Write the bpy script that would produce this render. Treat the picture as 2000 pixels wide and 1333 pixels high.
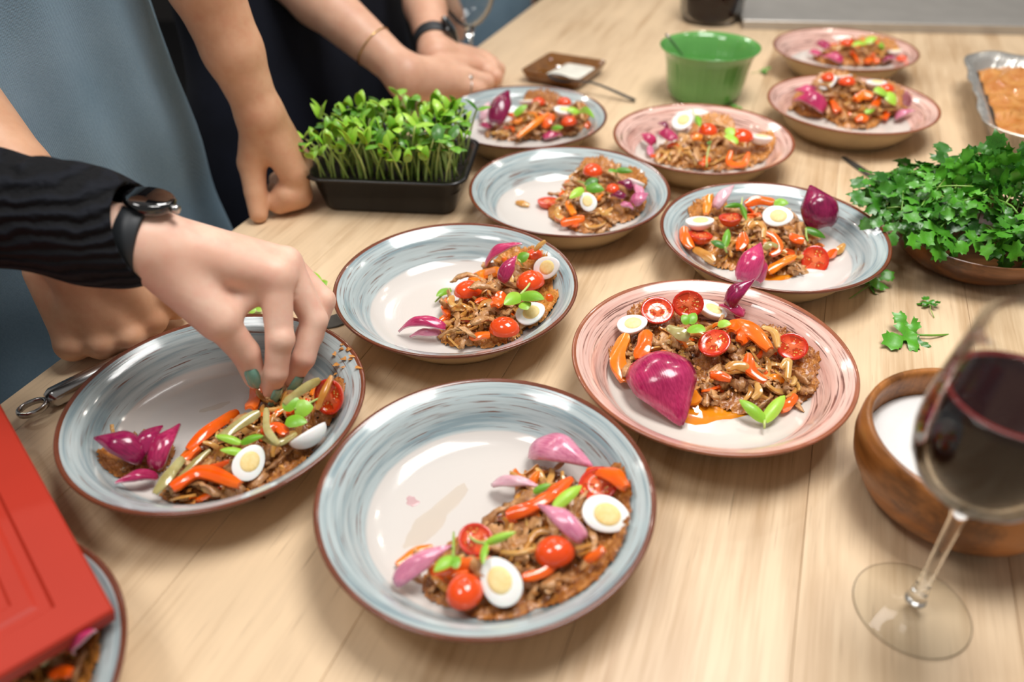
import bpy, bmesh, math, random
import numpy as np
from mathutils import Vector, Matrix

random.seed(7)
rng = np.random.default_rng(7)
for o in list(bpy.data.objects): bpy.data.objects.remove(o)
scene = bpy.context.scene
COL = scene.collection

# ------------------------------------------------------------------ camera
FPX = 1510.2; PITCH = math.radians(37.258); ROLL = math.radians(-.892); CZ = .4766
fw = np.array([0, math.cos(PITCH), -math.sin(PITCH)])
rt0 = np.array([1., 0, 0]); up0 = np.cross(rt0, fw)
rt = math.cos(ROLL)*rt0 + math.sin(ROLL)*up0
up = math.cos(ROLL)*up0 - math.sin(ROLL)*rt0
CAM = np.array([0, 0, CZ])
cd = bpy.data.cameras.new('camera'); cam = bpy.data.objects.new('camera', cd); COL.objects.link(cam)
M3 = Matrix(((rt[0], up[0], -fw[0]), (rt[1], up[1], -fw[1]), (rt[2], up[2], -fw[2])))
cam.matrix_world = Matrix.Translation(CAM) @ M3.to_4x4()
cd.sensor_width = 36; cd.lens = FPX*36/2000; cd.clip_start = .02
cd.dof.use_dof = True; cd.dof.focus_distance = .74; cd.dof.aperture_fstop = 2.8
scene.camera = cam
# ------------------------------------------------------------------ light
w = bpy.data.worlds.new('room_ambience'); scene.world = w; w.use_nodes = True
w.node_tree.nodes['Background'].inputs[0].default_value = (1.0, .965, .93, 1)
w.node_tree.nodes['Background'].inputs[1].default_value = .27
vs = scene.view_settings
vs.view_transform = 'Standard'; vs.look = 'None'; vs.gamma = 1; vs.exposure = -0.12
vs.use_curve_mapping = False
LAMPS = [  # (x, y, z, size x, size y, watts, colour)
    (.48, .80, 1.75, .8, .8, 38, (1, .98, .955)),
    (-.22, 3.2, 2.0, .8, .45, 16, (1, .98, .955)),
    (-.9, .2, 2.0, .6, .6, 16, (1, .98, .955)),
]
SPOTS = [(-1.55, 2.1), (-1.2, 2.45), (-.9, 2.9), (-1.75, 1.6), (.85, 2.7), (1.25, 2.2), (-.62, 3.3)]
def area(name, loc, tgt, sx, sy, W, c, shape='RECTANGLE'):
    l = bpy.data.lights.new(name, 'AREA'); l.shape = shape; l.size = sx; l.size_y = sy; l.energy = W; l.color = c
    o = bpy.data.objects.new(name, l); COL.objects.link(o); o.location = loc
    o.rotation_euler = (Vector(tgt)-Vector(loc)).to_track_quat('-Z', 'Y').to_euler()
    return o
lamp_lights = [area('panel_light', L[:3], (L[0]+.001, L[1]-.001, 0), L[3], L[4], L[5], L[6]) for L in LAMPS]
spot_lights = [area('spot_light', (x, y, 1.95), (x*.6, y*.75, 0), .07, .07, 3.6, (1, .93, .82), 'DISK') for x, y in SPOTS]

# ------------------------------------------------------------------ helpers
def ray(u, v):
    d = fw + rt*(u-1000)/FPX - up*(v-666.5)/FPX
    return d/np.linalg.norm(d)
def at(u, v, z=0.):                      # point of the horizontal plane z that shows at (u, v)
    r = ray(u, v); return CAM + r*((z-CZ)/r[2])
def Q(u, v, d): return CAM + ray(u, v)*d
def nrm(v): v = np.asarray(v, float); return v/np.linalg.norm(v)
def mesh(name, verts, faces, smooth=True, mats=None, mi=None):
    me = bpy.data.meshes.new(name); me.from_pydata([tuple(map(float, v)) for v in verts], [], [tuple(map(int, f)) for f in faces])
    if smooth: me.polygons.foreach_set('use_smooth', [True]*len(me.polygons))
    for m in (mats or []): me.materials.append(m)
    if mi is not None: me.polygons.foreach_set('material_index', mi)
    me.update(); return me
def link(name, me, parent=None, mw=None, label=None, cat=None, group=None, kind=None):
    o = bpy.data.objects.new(name, me); COL.objects.link(o)
    if parent is not None: o.parent = parent
    if mw is not None: o.matrix_basis = mw
    return tag(o, label, cat, group, kind)
def tag(o, label=None, cat=None, group=None, kind=None):
    if label: o['label'] = label
    if cat: o['category'] = cat
    if group: o['group'] = group
    if kind: o['kind'] = kind
    return o
def empty(name, loc, label=None, cat=None, group=None, rz=0.):
    o = link(name, None, None, None, label, cat, group); o.empty_display_size = .02
    o.location = tuple(map(float, loc)); o.rotation_euler = (0, 0, rz); return o
def world_obj(name, verts, faces, mat, parent=None, smooth=True, **kw):
    """verts in world space; origin moved to the base of the shape, or to the parent's origin"""
    v = np.asarray(verts, float)
    if parent is None: org = np.array([v[:, 0].mean(), v[:, 1].mean(), v[:, 2].min()])
    else:
        org = np.zeros(3); q = parent
        while q is not None: org = org+np.array(q.location); q = q.parent
    mats = mat if isinstance(mat, list) else [mat]
    mi = kw.pop('mi', None)
    me = mesh(name, v-org, faces, smooth, mats, mi)
    o = link(name, me, parent, None, **kw)
    if parent is None: o.location = org
    return o
def copy_tree(o, parent=None):
    c = o.copy(); COL.objects.link(c); c.parent = parent
    for ch in o.children: copy_tree(ch, c)
    return c
def frame(p0, p1, upv=(0, 0, 1)):
    X = nrm(np.subtract(p1, p0)); Z = np.asarray(upv, float); Z = Z - X*(Z@X)
    if np.linalg.norm(Z) < 1e-5: Z = np.array([0, 1., 0]) - X*X[1]
    Z = nrm(Z); Y = np.cross(Z, X)
    return Matrix(((X[0], Y[0], Z[0], p0[0]), (X[1], Y[1], Z[1], p0[1]), (X[2], Y[2], Z[2], p0[2]), (0, 0, 0, 1)))
def lathe(prof, seg=48, mod=None):
    """surface of revolution about z; profile of (r, z), r=0 ends are capped"""
    V, Fc, rings = [], [], []
    for r, z in prof:
        if r < 1e-6: rings.append([len(V)]); V.append((0, 0, z))
        else:
            rings.append(list(range(len(V), len(V)+seg)))
            for i in range(seg):
                a = 2*math.pi*i/seg; rr = r if mod is None else mod(r, z, a)
                V.append((rr*math.cos(a), rr*math.sin(a), z))
    for A, B in zip(rings, rings[1:]):
        for i in range(seg):
            j = (i+1) % seg
            if len(A) == 1 and len(B) == 1: continue
            if len(A) == 1: Fc.append((A[0], B[j], B[i]))
            elif len(B) == 1: Fc.append((A[i], A[j], B[0]))
            else: Fc.append((A[i], A[j], B[j], B[i]))
    return V, Fc
def spline(pts, n=12):
    P = np.asarray(pts, float); out = []
    if len(P) == 2: return np.array([P[0]+(P[1]-P[0])*t for t in np.linspace(0, 1, n)])
    E_ = np.vstack([2*P[0]-P[1], P, 2*P[-1]-P[-2]]); k = len(P)-1
    for s in np.linspace(0, k-1e-9, n):
        i = int(s); t = s-i; a, b, c, d = E_[i:i+4]
        out.append(.5*((2*b)+(-a+c)*t+(2*a-5*b+4*c-d)*t*t+(-a+3*b-3*c+d)*t**3))
    return np.array(out)
def frames_along(P, upv):
    T = np.gradient(P, axis=0); T /= np.linalg.norm(T, axis=1)[:, None]+1e-12
    U = []
    u = np.asarray(upv, float)
    for t in T:
        u = u - t*(u@t); n = np.linalg.norm(u)
        if n < 1e-4: u = np.cross(t, [1, .3, .2]); n = np.linalg.norm(u)
        u = u/n; U.append(u.copy())
    U = np.array(U); return T, U, np.cross(T, U)
def tube(P, rad, seg=8, upv=(0, 0, 1), flat=1., cap=True, sq=2.):
    """sweep of a (super)ellipse; flat squashes along the up direction"""
    P = np.asarray(P, float); T, U, B = frames_along(P, upv); n = len(P)
    rad = np.broadcast_to(np.asarray(rad, float), (n,))
    V, Fc = [], []
    for i in range(n):
        for k in range(seg):
            a = 2*math.pi*k/seg; c, s = math.cos(a), math.sin(a)
            q = (abs(c)**sq+abs(s)**sq)**(-1/sq)
            V.append(P[i]+rad[i]*q*(c*B[i]+s*flat*U[i]))
    for i in range(n-1):
        for k in range(seg):
            j = (k+1) % seg
            Fc.append((i*seg+k, (i+1)*seg+k, (i+1)*seg+j, i*seg+j))
    if cap:
        Fc.append(tuple(range(seg))); Fc.append(tuple(reversed(range((n-1)*seg, n*seg))))
    return V, Fc
def join(*vf):
    V, Fc = [], []
    for v, f in vf:
        b = len(V); V += [tuple(x) for x in v]; Fc += [tuple(i+b for i in q) for q in f]
    return V, Fc
def box(x0, x1, y0, y1, z0, z1):
    V = [(x, y, z) for z in (z0, z1) for y in (y0, y1) for x in (x0, x1)]
    return V, [(0, 2, 3, 1), (4, 5, 7, 6), (0, 1, 5, 4), (2, 6, 7, 3), (0, 4, 6, 2), (1, 3, 7, 5)]
def bevel_mesh(me, w_, seg=2):
    bm = bmesh.new(); bm.from_mesh(me)
    bmesh.ops.bevel(bm, geom=bm.edges[:]+bm.verts[:], offset=w_, segments=seg, profile=.5, affect='EDGES', clamp_overlap=True)
    bm.to_mesh(me); bm.free(); me.update()

# ---- signed distance bodies: smooth unions of tapered capsules and ellipsoids, meshed with sparse surface nets
def cap(a, b, ra, rb): return ('c', np.asarray(a, float), np.asarray(b, float), ra, rb)
def ell(c, ax, r):     return ('e', np.asarray(c, float), np.asarray(ax, float), np.asarray(r, float))
def pd(pr_, X):
    if pr_[0] == 'c':
        _, a, b, ra, rb = pr_; ab = b-a; t = np.clip(((X-a)@ab)/(ab@ab+1e-12), 0, 1)
        return np.linalg.norm(X-a-t[:, None]*ab, axis=1)-(ra+(rb-ra)*t)
    _, c, ax, r = pr_; L = (X-c)@ax.T
    k0 = np.linalg.norm(L/r, axis=1); k1 = np.linalg.norm(L/(r*r), axis=1)
    return np.where(k0 < 1e-6, -r.min(), k0*(k0-1)/np.maximum(k1, 1e-9))
def smin(a, b, k):
    h = np.clip(.5+.5*(b-a)/k, 0, 1); return b+(a-b)*h-k*h*(1-h)
def sdf_mesh(groups, h, kg=.004, smooth=3):
    """groups: list of (k, [prims]); prims of a group blend with k, groups with kg"""
    def bounds(p):
        if p[0] == 'c': r = max(p[3], p[4]); return np.minimum(p[1], p[2])-r, np.maximum(p[1], p[2])+r
        return p[1]-p[3].max(), p[1]+p[3].max()
    bs = [[bounds(p) for p in g[1]] for g in groups]
    lo = np.min([b[0] for g in bs for b in g], axis=0)-.02; hi = np.max([b[1] for g in bs for b in g], axis=0)+.02
    NB = 12; S = NB*h
    nb = np.ceil((hi-lo)/S).astype(int)
    def ev(X, c=None, rad=0):
        d = None
        for (k, ps), bb in zip(groups, bs):
            g = None
            for p, (b0, b1) in zip(ps, bb):
                if c is not None:
                    q = np.maximum(np.maximum(b0-c, c-b1), 0)
                    if np.linalg.norm(q) > rad+.03: continue
                x = pd(p, X); g = x if g is None else smin(g, x, k)
            if g is not None: d = g if d is None else smin(d, g, kg)
        return np.full(len(X), 1.) if d is None else d
    bi = np.stack(np.meshgrid(*[np.arange(n) for n in nb], indexing='ij'), -1).reshape(-1, 3)
    ctr = lo+(bi+.5)*S
    keep = bi[np.abs(ev(ctr)) < S*.87+.03]
    gi = np.stack(np.meshgrid(*[np.arange(NB+1)]*3, indexing='ij'), -1).reshape(-1, 3)
    ids, pos, quads = [], [], []
    key = lambda c: (c[..., 0]+8)*(1 << 40)+(c[..., 1]+8)*(1 << 20)+(c[..., 2]+8)
    corner = [(i, j, k) for i in (0, 1) for j in (0, 1) for k in (0, 1)]
    edges = [(a, b) for a in range(8) for b in range(a+1, 8) if sum(abs(np.subtract(corner[a], corner[b]))) == 1]
    for b in keep:
        X = lo+(b*NB+gi)*h; c = lo+(b+.5)*S
        D = ev(X, c, S*.87).reshape((NB+1,)*3)
        neg = D < 0
        if neg.all() or not neg.any(): continue
        cd_ = np.stack([D[i:i+NB, j:j+NB, k:k+NB] for i, j, k in corner], -1); cn = cd_ < 0
        act = cn.any(-1) & ~cn.all(-1); cells = np.argwhere(act)
        if len(cells):
            cv = cd_[act]; acc = np.zeros((len(cv), 3)); cnt = np.zeros(len(cv))
            for a, e in edges:
                m = (cv[:, a] < 0) != (cv[:, e] < 0)
                t = cv[:, a]/(cv[:, a]-cv[:, e]+1e-20)
                p = np.array(corner[a])+(np.array(corner[e])-np.array(corner[a]))*t[:, None]
                acc[m] += p[m]; cnt[m] += 1
            g = b*NB+cells
            ids.append(key(g)); pos.append(lo+(g+acc/cnt[:, None])*h)
        for ax in range(3):
            sl0 = [slice(0, NB)]*3; sl1 = [slice(0, NB)]*3; sl1[ax] = slice(1, NB+1)
            A = neg[tuple(sl0)]; B = neg[tuple(sl1)]
            e = np.argwhere(A != B)
            if not len(e): continue
            g = b*NB+e; flip = A[tuple(e.T)]
            o1 = np.zeros(3, int); o2 = np.zeros(3, int); o1[(ax+1) % 3] = 1; o2[(ax+2) % 3] = 1
            q = np.stack([key(g-o1-o2), key(g-o2), key(g), key(g-o1)], 1)
            q[~flip] = q[~flip][:, ::-1]
            quads.append(q)
    ids = np.concatenate(ids); pos = np.concatenate(pos); quads = np.concatenate(quads)
    order = np.argsort(ids); ids = ids[order]; pos = pos[order]
    ix = np.minimum(np.searchsorted(ids, quads), len(ids)-1)
    ok = (ids[ix] == quads).all(1); ix = ix[ok]
    for _ in range(smooth):                                   # Taubin-like relaxation
        for lam in (.5, -.3):
            acc = np.zeros_like(pos); cnt = np.zeros(len(pos))
            for a in range(4):
                i, j = ix[:, a], ix[:, (a+1) % 4]
                np.add.at(acc, i, pos[j]); np.add.at(cnt, i, 1); np.add.at(acc, j, pos[i]); np.add.at(cnt, j, 1)
            pos = pos+lam*(acc/np.maximum(cnt, 1)[:, None]-pos)
    return pos, ix

# ------------------------------------------------------------------ materials
def lin(c):  # sRGB 0-255 -> linear
    return tuple((x/255/12.92 if x <= 10 else ((x/255+.055)/1.055)**2.4) for x in c)
class NT:
    def __init__(s, name):
        s.m = bpy.data.materials.new(name); s.m.use_nodes = True; s.t = s.m.node_tree
        s.b = s.t.nodes['Principled BSDF']
    def n(s, typ, **kw):
        nd = s.t.nodes.new('ShaderNode'+typ)
        for k, v in kw.items():
            if k.startswith('i_'):
                key = k[2:]; key = int(key) if key.isdigit() else key.replace('_', ' ')
                s.put(v, nd.inputs[key])
            else: setattr(nd, k, v)
        return nd
    def put(s, v, sock):
        if hasattr(v, 'is_output'): s.t.links.new(v, sock)
        else:
            try: sock.default_value = v
            except Exception: sock.default_value = tuple(v)+(1,)
    def set(s, **kw):
        for k, v in kw.items(): s.put(v, s.b.inputs[k.replace('_', ' ')])
        return s.m
    def mth(s, op, a, b=0., clamp=False):
        nd = s.n('Math', operation=op, use_clamp=clamp); s.put(a, nd.inputs[0]); s.put(b, nd.inputs[1]); return nd.outputs[0]
    def mix(s, f, a, b):
        nd = s.n('Mix', data_type='RGBA'); s.put(f, nd.inputs[0])
        for v, i in ((a, 6), (b, 7)): s.put(v if hasattr(v, 'is_output') else tuple(v)[:3]+(1,), nd.inputs[i])
        return nd.outputs[2]
    def ramp(s, f, stops):
        nd = s.n('ValToRGB'); s.put(f, nd.inputs[0]); e = nd.color_ramp.elements
        while len(e) < len(stops): e.new(.5)
        for el, (p, c) in zip(e, stops): el.position = p; el.color = tuple(c)[:3]+(1,)
        return nd.outputs[0]
    def noise(s, vec=None, scale=10., detail=3., rough=.5, out=0):
        nd = s.n('TexNoise'); nd.inputs['Scale'].default_value = scale; nd.inputs['Detail'].default_value = detail
        nd.inputs['Roughness'].default_value = rough
        if vec is not None: s.put(vec, nd.inputs['Vector'])
        return nd.outputs[out]
    def obj(s): return s.n('TexCoord').outputs['Object']
    def geo(s): return s.n('NewGeometry').outputs['Position']
    def mapping(s, vec, scale=(1, 1, 1), rot=(0, 0, 0), loc=(0, 0, 0)):
        nd = s.n('Mapping'); s.put(vec, nd.inputs[0]); nd.inputs['Scale'].default_value = scale
        nd.inputs['Rotation'].default_value = rot; nd.inputs['Location'].default_value = loc; return nd.outputs[0]
    def bump(s, h, strength=.2, dist=.001):
        nd = s.n('Bump'); s.put(h, nd.inputs['Height']); nd.inputs['Strength'].default_value = strength
        nd.inputs['Distance'].default_value = dist; s.put(nd.outputs[0], s.b.inputs['Normal'])
def simple(name, c, rough=.5, var=.18, scale=60., bump=0., bscale=None, bdist=.001, hue=None, **kw):
    """one colour with a mottled variation, on object coordinates"""
    t = NT(name); o = t.obj(); c = lin(c); d = lin(hue) if hue else tuple(x*(1-var*2) for x in c)
    f = t.noise(o, scale, 4)
    r = t.n('ObjectInfo').outputs['Random']
    f2 = t.mth('ADD', t.mth('MULTIPLY', f, .8), t.mth('MULTIPLY', r, .25))
    t.set(Base_Color=t.ramp(f2, [(.32, d), (.72, c)]), Roughness=rough)
    if bump: t.bump(t.noise(o, bscale or scale*2, 4), bump, bdist)
    return t.set(**kw)

def wood_mat(name, c0, c1, rough=.45, along='Y', scale=1., dark=None, contrast=1., shift=0.):
    t = NT(name); o = t.obj(); r = t.n('ObjectInfo').outputs['Random']
    off = t.n('CombineXYZ'); t.put(t.mth('MULTIPLY', r, 7.), off.inputs[0]); t.put(t.mth('MULTIPLY', r, 13.), off.inputs[1])
    va = t.n('VectorMath', operation='ADD'); t.put(o, va.inputs[0]); t.put(off.outputs[0], va.inputs[1])
    s = (30*scale, 2.2*scale, 30*scale) if along == 'Y' else (2.2*scale, 30*scale, 30*scale)
    s2 = (260*scale, 8*scale, 260*scale) if along == 'Y' else (8*scale, 260*scale, 260*scale)
    g1 = t.noise(t.mapping(va.outputs[0], s), 1., 5, .6)
    g2 = t.noise(t.mapping(va.outputs[0], s2), 1., 3, .6)
    g3 = t.noise(va.outputs[0], 6*scale, 2)
    f = t.mth('ADD', t.mth('MULTIPLY', g1, .62*contrast), t.mth('MULTIPLY', g2, .28))
    f = t.mth('ADD', f, t.mth('MULTIPLY', g3, .25))
    f = t.mth('ADD', f, t.mth('MULTIPLY', t.mth('SUBTRACT', r, .5), .12))
    f = t.mth('ADD', f, shift-.31*(contrast-1))
    col = t.ramp(f, [(.36, lin(c0)), (.60, lin(c1)), (.74, tuple(min(1, x*1.08) for x in lin(c1)))])
    if dark:                                                  # fine dark pores and short cracks along the grain
        s3 = (420*scale, 14*scale, 1) if along == 'Y' else (14*scale, 420*scale, 1)
        p = t.noise(t.mapping(va.outputs[0], s3), 1., 2, .5)
        m = t.mth('MULTIPLY', t.mth('SUBTRACT', p, .66), 9., True)
        col = t.mix(t.mth('MULTIPLY', m, .45), col, lin(dark))
    t.bump(g2, .12, .0006)
    return t.set(Base_Color=col, Roughness=rough)

def glaze(name, tint, tint2, streak, floor_c, dens):
    """hand-painted ring glaze: colours by the radius of the bowl, brushed along the circle"""
    t = NT(name); o = t.obj(); rinfo = t.n('ObjectInfo').outputs['Random']
    sep = t.n('SeparateXYZ'); t.put(o, sep.inputs[0])
    flat = t.n('CombineXYZ'); t.put(sep.outputs[0], flat.inputs[0]); t.put(sep.outputs[1], flat.inputs[1])
    ln = t.n('VectorMath', operation='LENGTH'); t.put(flat.outputs[0], ln.inputs[0]); r = ln.outputs['Value']
    un = t.n('VectorMath', operation='NORMALIZE'); t.put(flat.outputs[0], un.inputs[0])
    def ringnoise(ka, kr, seed, detail=3):
        sc = t.n('VectorMath', operation='SCALE'); t.put(un.outputs[0], sc.inputs[0]); sc.inputs['Scale'].default_value = ka
        cz = t.n('CombineXYZ'); t.put(t.mth('ADD', t.mth('MULTIPLY', r, kr), t.mth('MULTIPLY', rinfo, 31.+seed)), cz.inputs[2])
        ad = t.n('VectorMath', operation='ADD'); t.put(sc.outputs[0], ad.inputs[0]); t.put(cz.outputs[0], ad.inputs[1])
        ad2 = t.n('VectorMath', operation='ADD'); t.put(ad.outputs[0], ad2.inputs[0]); ad2.inputs[1].default_value = (seed, seed*2, 0)
        return t.noise(ad2.outputs[0], 1., detail, .55)
    n1 = ringnoise(1.0, 300, 1.3, 3); n2 = ringnoise(2.2, 900, 4.1); n3 = ringnoise(1.6, 300, 8.7, 2)
    col = t.ramp(n1, [(.34, lin(tint2)), (.52, lin(tint)), (.7, tuple(min(1, x*1.12+.01) for x in lin(tint)))])
    brown = t.mth('MULTIPLY', t.mth('SUBTRACT', n2, dens), 14., True)
    brown = t.mth('MULTIPLY', brown, t.mth('MULTIPLY', t.mth('SUBTRACT', n3, .38), 6., True))
    col = t.mix(t.mth('MULTIPLY', brown, .85), col, lin(streak))
    # floor of the well stays cream, with a brushed soft border
    edge = t.mth('ADD', r, t.mth('MULTIPLY', t.mth('SUBTRACT', n1, .5), .007))
    fl = t.mth('MULTIPLY', t.mth('SUBTRACT', edge, .0895), 420., True)
    col = t.mix(fl, lin(floor_c), col)
    rim = t.mth('MULTIPLY', t.mth('SUBTRACT', t.mth('ADD', r, t.mth('MULTIPLY', n2, .0012)), .1243), 2200., True)
    col = t.mix(rim, col, lin((112, 58, 36)))
    t.bump(n2, .12, .0006)
    return t.set(Base_Color=col, Roughness=.13, Coat_Weight=.35, Coat_Roughness=.05)

M = {}
M['table'] = wood_mat('pale_oak', (178, 143, 104), (222, 195, 160), .38, 'Y', 1., (116, 80, 50))
M['table_end'] = simple('table_edge', (190, 155, 112), .5)
M['blue'] = glaze('blue_grey_ring_glaze', (176, 188, 189), (138, 157, 163), (116, 68, 46), (212, 206, 200), .575)
M['pink'] = glaze('pink_ring_glaze', (226, 188, 175), (208, 160, 146), (88, 42, 34), (214, 206, 197), .535)
M['cream'] = simple('cream_glaze', (205, 182, 146), .22, .08, 30, Coat_Weight=.3)
M['rim'] = simple('brown_rim_glaze', (116, 60, 38), .2, .15, 80, Coat_Weight=.4)
M['rim2'] = simple('terracotta_rim_glaze', (158, 92, 64), .2, .15, 80, Coat_Weight=.4)
def fruit_flesh(name):
    t = NT(name); g = t.n('TexCoord').outputs['Generated']
    c = t.mapping(g, (2, 2, 0), (0, 0, 0), (-1, -1, 0))
    sep = t.n('SeparateXYZ'); t.put(c, sep.inputs[0])
    ln = t.n('VectorMath', operation='LENGTH'); t.put(c, ln.inputs[0]); r = ln.outputs['Value']
    rnd = t.n('ObjectInfo').outputs['Random']
    ang = t.mth('ADD', t.mth('ARCTAN2', sep.outputs[1], sep.outputs[0]), t.mth('MULTIPLY', rnd, 6.))
    lobes = t.mth('COSINE', t.mth('MULTIPLY', ang, 3.))
    ch = t.mth('MULTIPLY', t.mth('ADD', lobes, .35), 3., True)
    ch = t.mth('MULTIPLY', ch, t.mth('MULTIPLY', t.mth('SUBTRACT', .80, r), 9., True))
    ch = t.mth('MULTIPLY', ch, t.mth('MULTIPLY', t.mth('SUBTRACT', r, .2), 9., True))
    n = t.noise(c, 5, 3)
    flesh = t.ramp(t.mth('ADD', r, t.mth('MULTIPLY', n, .25)), [(.15, lin((236, 124, 74))), (.75, lin((228, 84, 44))), (1., lin((206, 44, 14)))])
    v = t.n('TexVoronoi', feature='F1'); t.put(c, v.inputs['Vector']); v.inputs['Scale'].default_value = 5.5
    seed = t.mth('MULTIPLY', t.mth('SUBTRACT', .36, v.outputs['Distance']), 8., True)
    gel = t.mix(seed, lin((206, 60, 16)), lin((236, 190, 96)))
    t.bump(t.mth('ADD', t.mth('MULTIPLY', ch, -1.), t.mth('MULTIPLY', seed, .6)), .6, .0012)
    return t.set(Base_Color=t.mix(ch, flesh, gel), Roughness=.14, Coat_Weight=.5, Subsurface_Weight=.12, Subsurface_Scale=.004)
M['tomato'] = simple('tomato_skin', (236, 78, 22), .12, .05, 40, Coat_Weight=.5, Subsurface_Weight=.12, Subsurface_Scale=.004)
M['tomato_in'] = fruit_flesh('tomato_flesh')
M['eggw'] = simple('egg_white', (246, 244, 240), .25, .03, 60, Subsurface_Weight=.3, Subsurface_Scale=.006)
M['yolk'] = simple('egg_yolk', (246, 224, 164), .55, .06, 300, .3, 500, .0006, (238, 206, 130))
def onion(name, a, b, rough=.18):
    t = NT(name); o = t.obj()
    n = t.noise(t.mapping(o, (60, 900, 400)), 1., 3); n2 = t.noise(o, 55, 3); r = t.n('ObjectInfo').outputs['Random']
    f = t.mth('ADD', t.mth('MULTIPLY', n, .55), t.mth('MULTIPLY', n2, .5)); f = t.mth('ADD', f, t.mth('MULTIPLY', t.mth('SUBTRACT', r, .5), .25))
    t.bump(n, .25, .0006)
    return t.set(Base_Color=t.ramp(f, [(.34, lin(a)), (.68, lin(b))]), Roughness=rough, Coat_Weight=.4, Subsurface_Weight=.1, Subsurface_Scale=.003)
M['onion_dark'] = onion('dark_magenta_onion', (98, 12, 52), (158, 30, 84))
M['onion_mag'] = onion('magenta_onion', (150, 24, 74), (206, 62, 112))
M['onion_pink'] = onion('pink_onion', (176, 62, 112), (226, 148, 172))
M['onion_pale'] = onion('pale_pink_onion', (206, 138, 160), (236, 198, 206))
M['pepper'] = simple('orange_red_pepper', (244, 114, 26), .16, .12, 50, .2, 200, .0006, (234, 84, 12), Coat_Weight=.5)
M['pepper_o'] = simple('orange_pepper', (244, 146, 34), .18, .1, 50, .2, 200, .0006, (236, 112, 14), Coat_Weight=.5)
M['meat'] = simple('browned_beef', (216, 164, 108), .28, .2, 160, .8, 320, .0016, (150, 96, 50), Coat_Weight=.3)
M['strip'] = simple('soft_fried_onion', (228, 184, 108), .2, .1, 90, .3, 240, .0006, (206, 136, 50), Coat_Weight=.5, Transmission_Weight=.15, Subsurface_Weight=.25, Subsurface_Scale=.004)
M['strip_g'] = simple('translucent_onion', (206, 200, 140), .16, .1, 90, .2, 240, .0005, (170, 150, 84), Coat_Weight=.5, Transmission_Weight=.2, Subsurface_Weight=.25, Subsurface_Scale=.004)
M['mix'] = simple('saucy_mixture', (224, 152, 68), .24, .2, 220, .9, 420, .002, (152, 88, 36), Coat_Weight=.4)
M['crumb'] = simple('fried_onion_crumb', (212, 150, 74), .5, .2, 200, .4, 500, .001, (168, 100, 36))
M['sauce'] = simple('orange_oil', (238, 156, 20), .08, .1, 60, Coat_Weight=.8, hue=(226, 124, 10), Alpha=.9)
M['smear'] = simple('thin_sauce_smear', (230, 190, 120), .15, .1, 60, Alpha=.14)
M['pinkdrop'] = simple('pink_juice', (232, 186, 190), .15, .1, 60, Alpha=.6)
def leafmat(name, a, b, trans=.25, rough=.35):
    t = NT(name); o = t.obj(); r = t.n('ObjectInfo').outputs['Random']
    f = t.mth('ADD', t.mth('MULTIPLY', t.noise(o, 70, 3), .6), t.mth('MULTIPLY', r, .45))
    c = t.ramp(f, [(.25, lin(a)), (.75, lin(b))])
    t.bump(t.noise(t.mapping(o, (300, 900, 300)), 1., 2), .15, .0004)
    return t.set(Base_Color=c, Roughness=rough, Subsurface_Weight=trans, Subsurface_Scale=.002, Coat_Weight=.15)
M['sprout'] = leafmat('sprout_leaf', (104, 168, 30), (172, 216, 74))
M['sprout_d'] = leafmat('sprout_leaf_dark', (48, 108, 20), (110, 170, 40))
M['stem'] = leafmat('sprout_stem', (140, 172, 70), (196, 214, 130), .3)
M['parsley'] = leafmat('parsley_leaf', (18, 78, 12), (92, 168, 44), .2, .32)
M['parsley_stem'] = leafmat('parsley_stem', (96, 150, 50), (146, 186, 84))
M['hull'] = simple('black_seed_hull', (34, 28, 36), .4, .3, 200)
M['blackplastic'] = simple('black_plastic', (24, 22, 22), .28, .1, 40)
M['soil'] = simple('dark_soil', (38, 28, 20), .9, .3, 200, .8, 300, .003)
def skin(name, a, b, blotch):
    t = NT(name); p = t.geo()
    f = t.noise(p, 22, 4, .6); g = t.noise(p, 70, 3)
    c = t.ramp(f, [(.34, lin(a)), (.66, lin(b))]); c = t.mix(t.mth('MULTIPLY', t.mth('SUBTRACT', g, .5), 1.4, True), c, lin(blotch))
    t.bump(t.noise(p, 900, 3), .12, .0006)
    return t.set(Base_Color=c, Roughness=.48, Subsurface_Weight=.22, Subsurface_Radius=(.9, .35, .2), Subsurface_Scale=.006)
M['skin_light'] = skin('fair_skin', (230, 182, 158), (240, 202, 180), (228, 160, 142))
M['skin_tan'] = skin('tanned_skin', (204, 152, 118), (220, 172, 138), (204, 138, 108))
M['skin_mid'] = skin('mid_skin', (214, 164, 136), (228, 182, 154), (210, 146, 122))
M['teal'] = simple('teal_nail_polish', (126, 184, 168), .12, .03, 40, Coat_Weight=.6)
M['nail'] = simple('bare_nail', (226, 174, 154), .25, .05, 60, Coat_Weight=.3)
def cloth(name, a, b, scale=1500., bump=.5, big=9.):
    t = NT(name); p = t.geo()
    w1 = t.n('TexWave', bands_direction='X'); t.put(p, w1.inputs['Vector']); w1.inputs['Scale'].default_value = scale*.2
    w2 = t.n('TexWave', bands_direction='Z'); t.put(p, w2.inputs['Vector']); w2.inputs['Scale'].default_value = scale*.2
    n = t.noise(p, scale*.3, 3); f = t.noise(p, big, 3)
    hgt = t.mth('ADD', t.mth('MULTIPLY', w1.outputs['Fac'], .4), t.mth('ADD', t.mth('MULTIPLY', w2.outputs['Fac'], .4), n))
    g = t.mth('ADD', t.mth('MULTIPLY', f, .7), t.mth('MULTIPLY', n, .3))
    t.bump(hgt, bump, .0008)
    return t.set(Base_Color=t.ramp(g, [(.3, lin(a)), (.7, lin(b))]), Roughness=.9, Specular_IOR_Level=.25)
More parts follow.
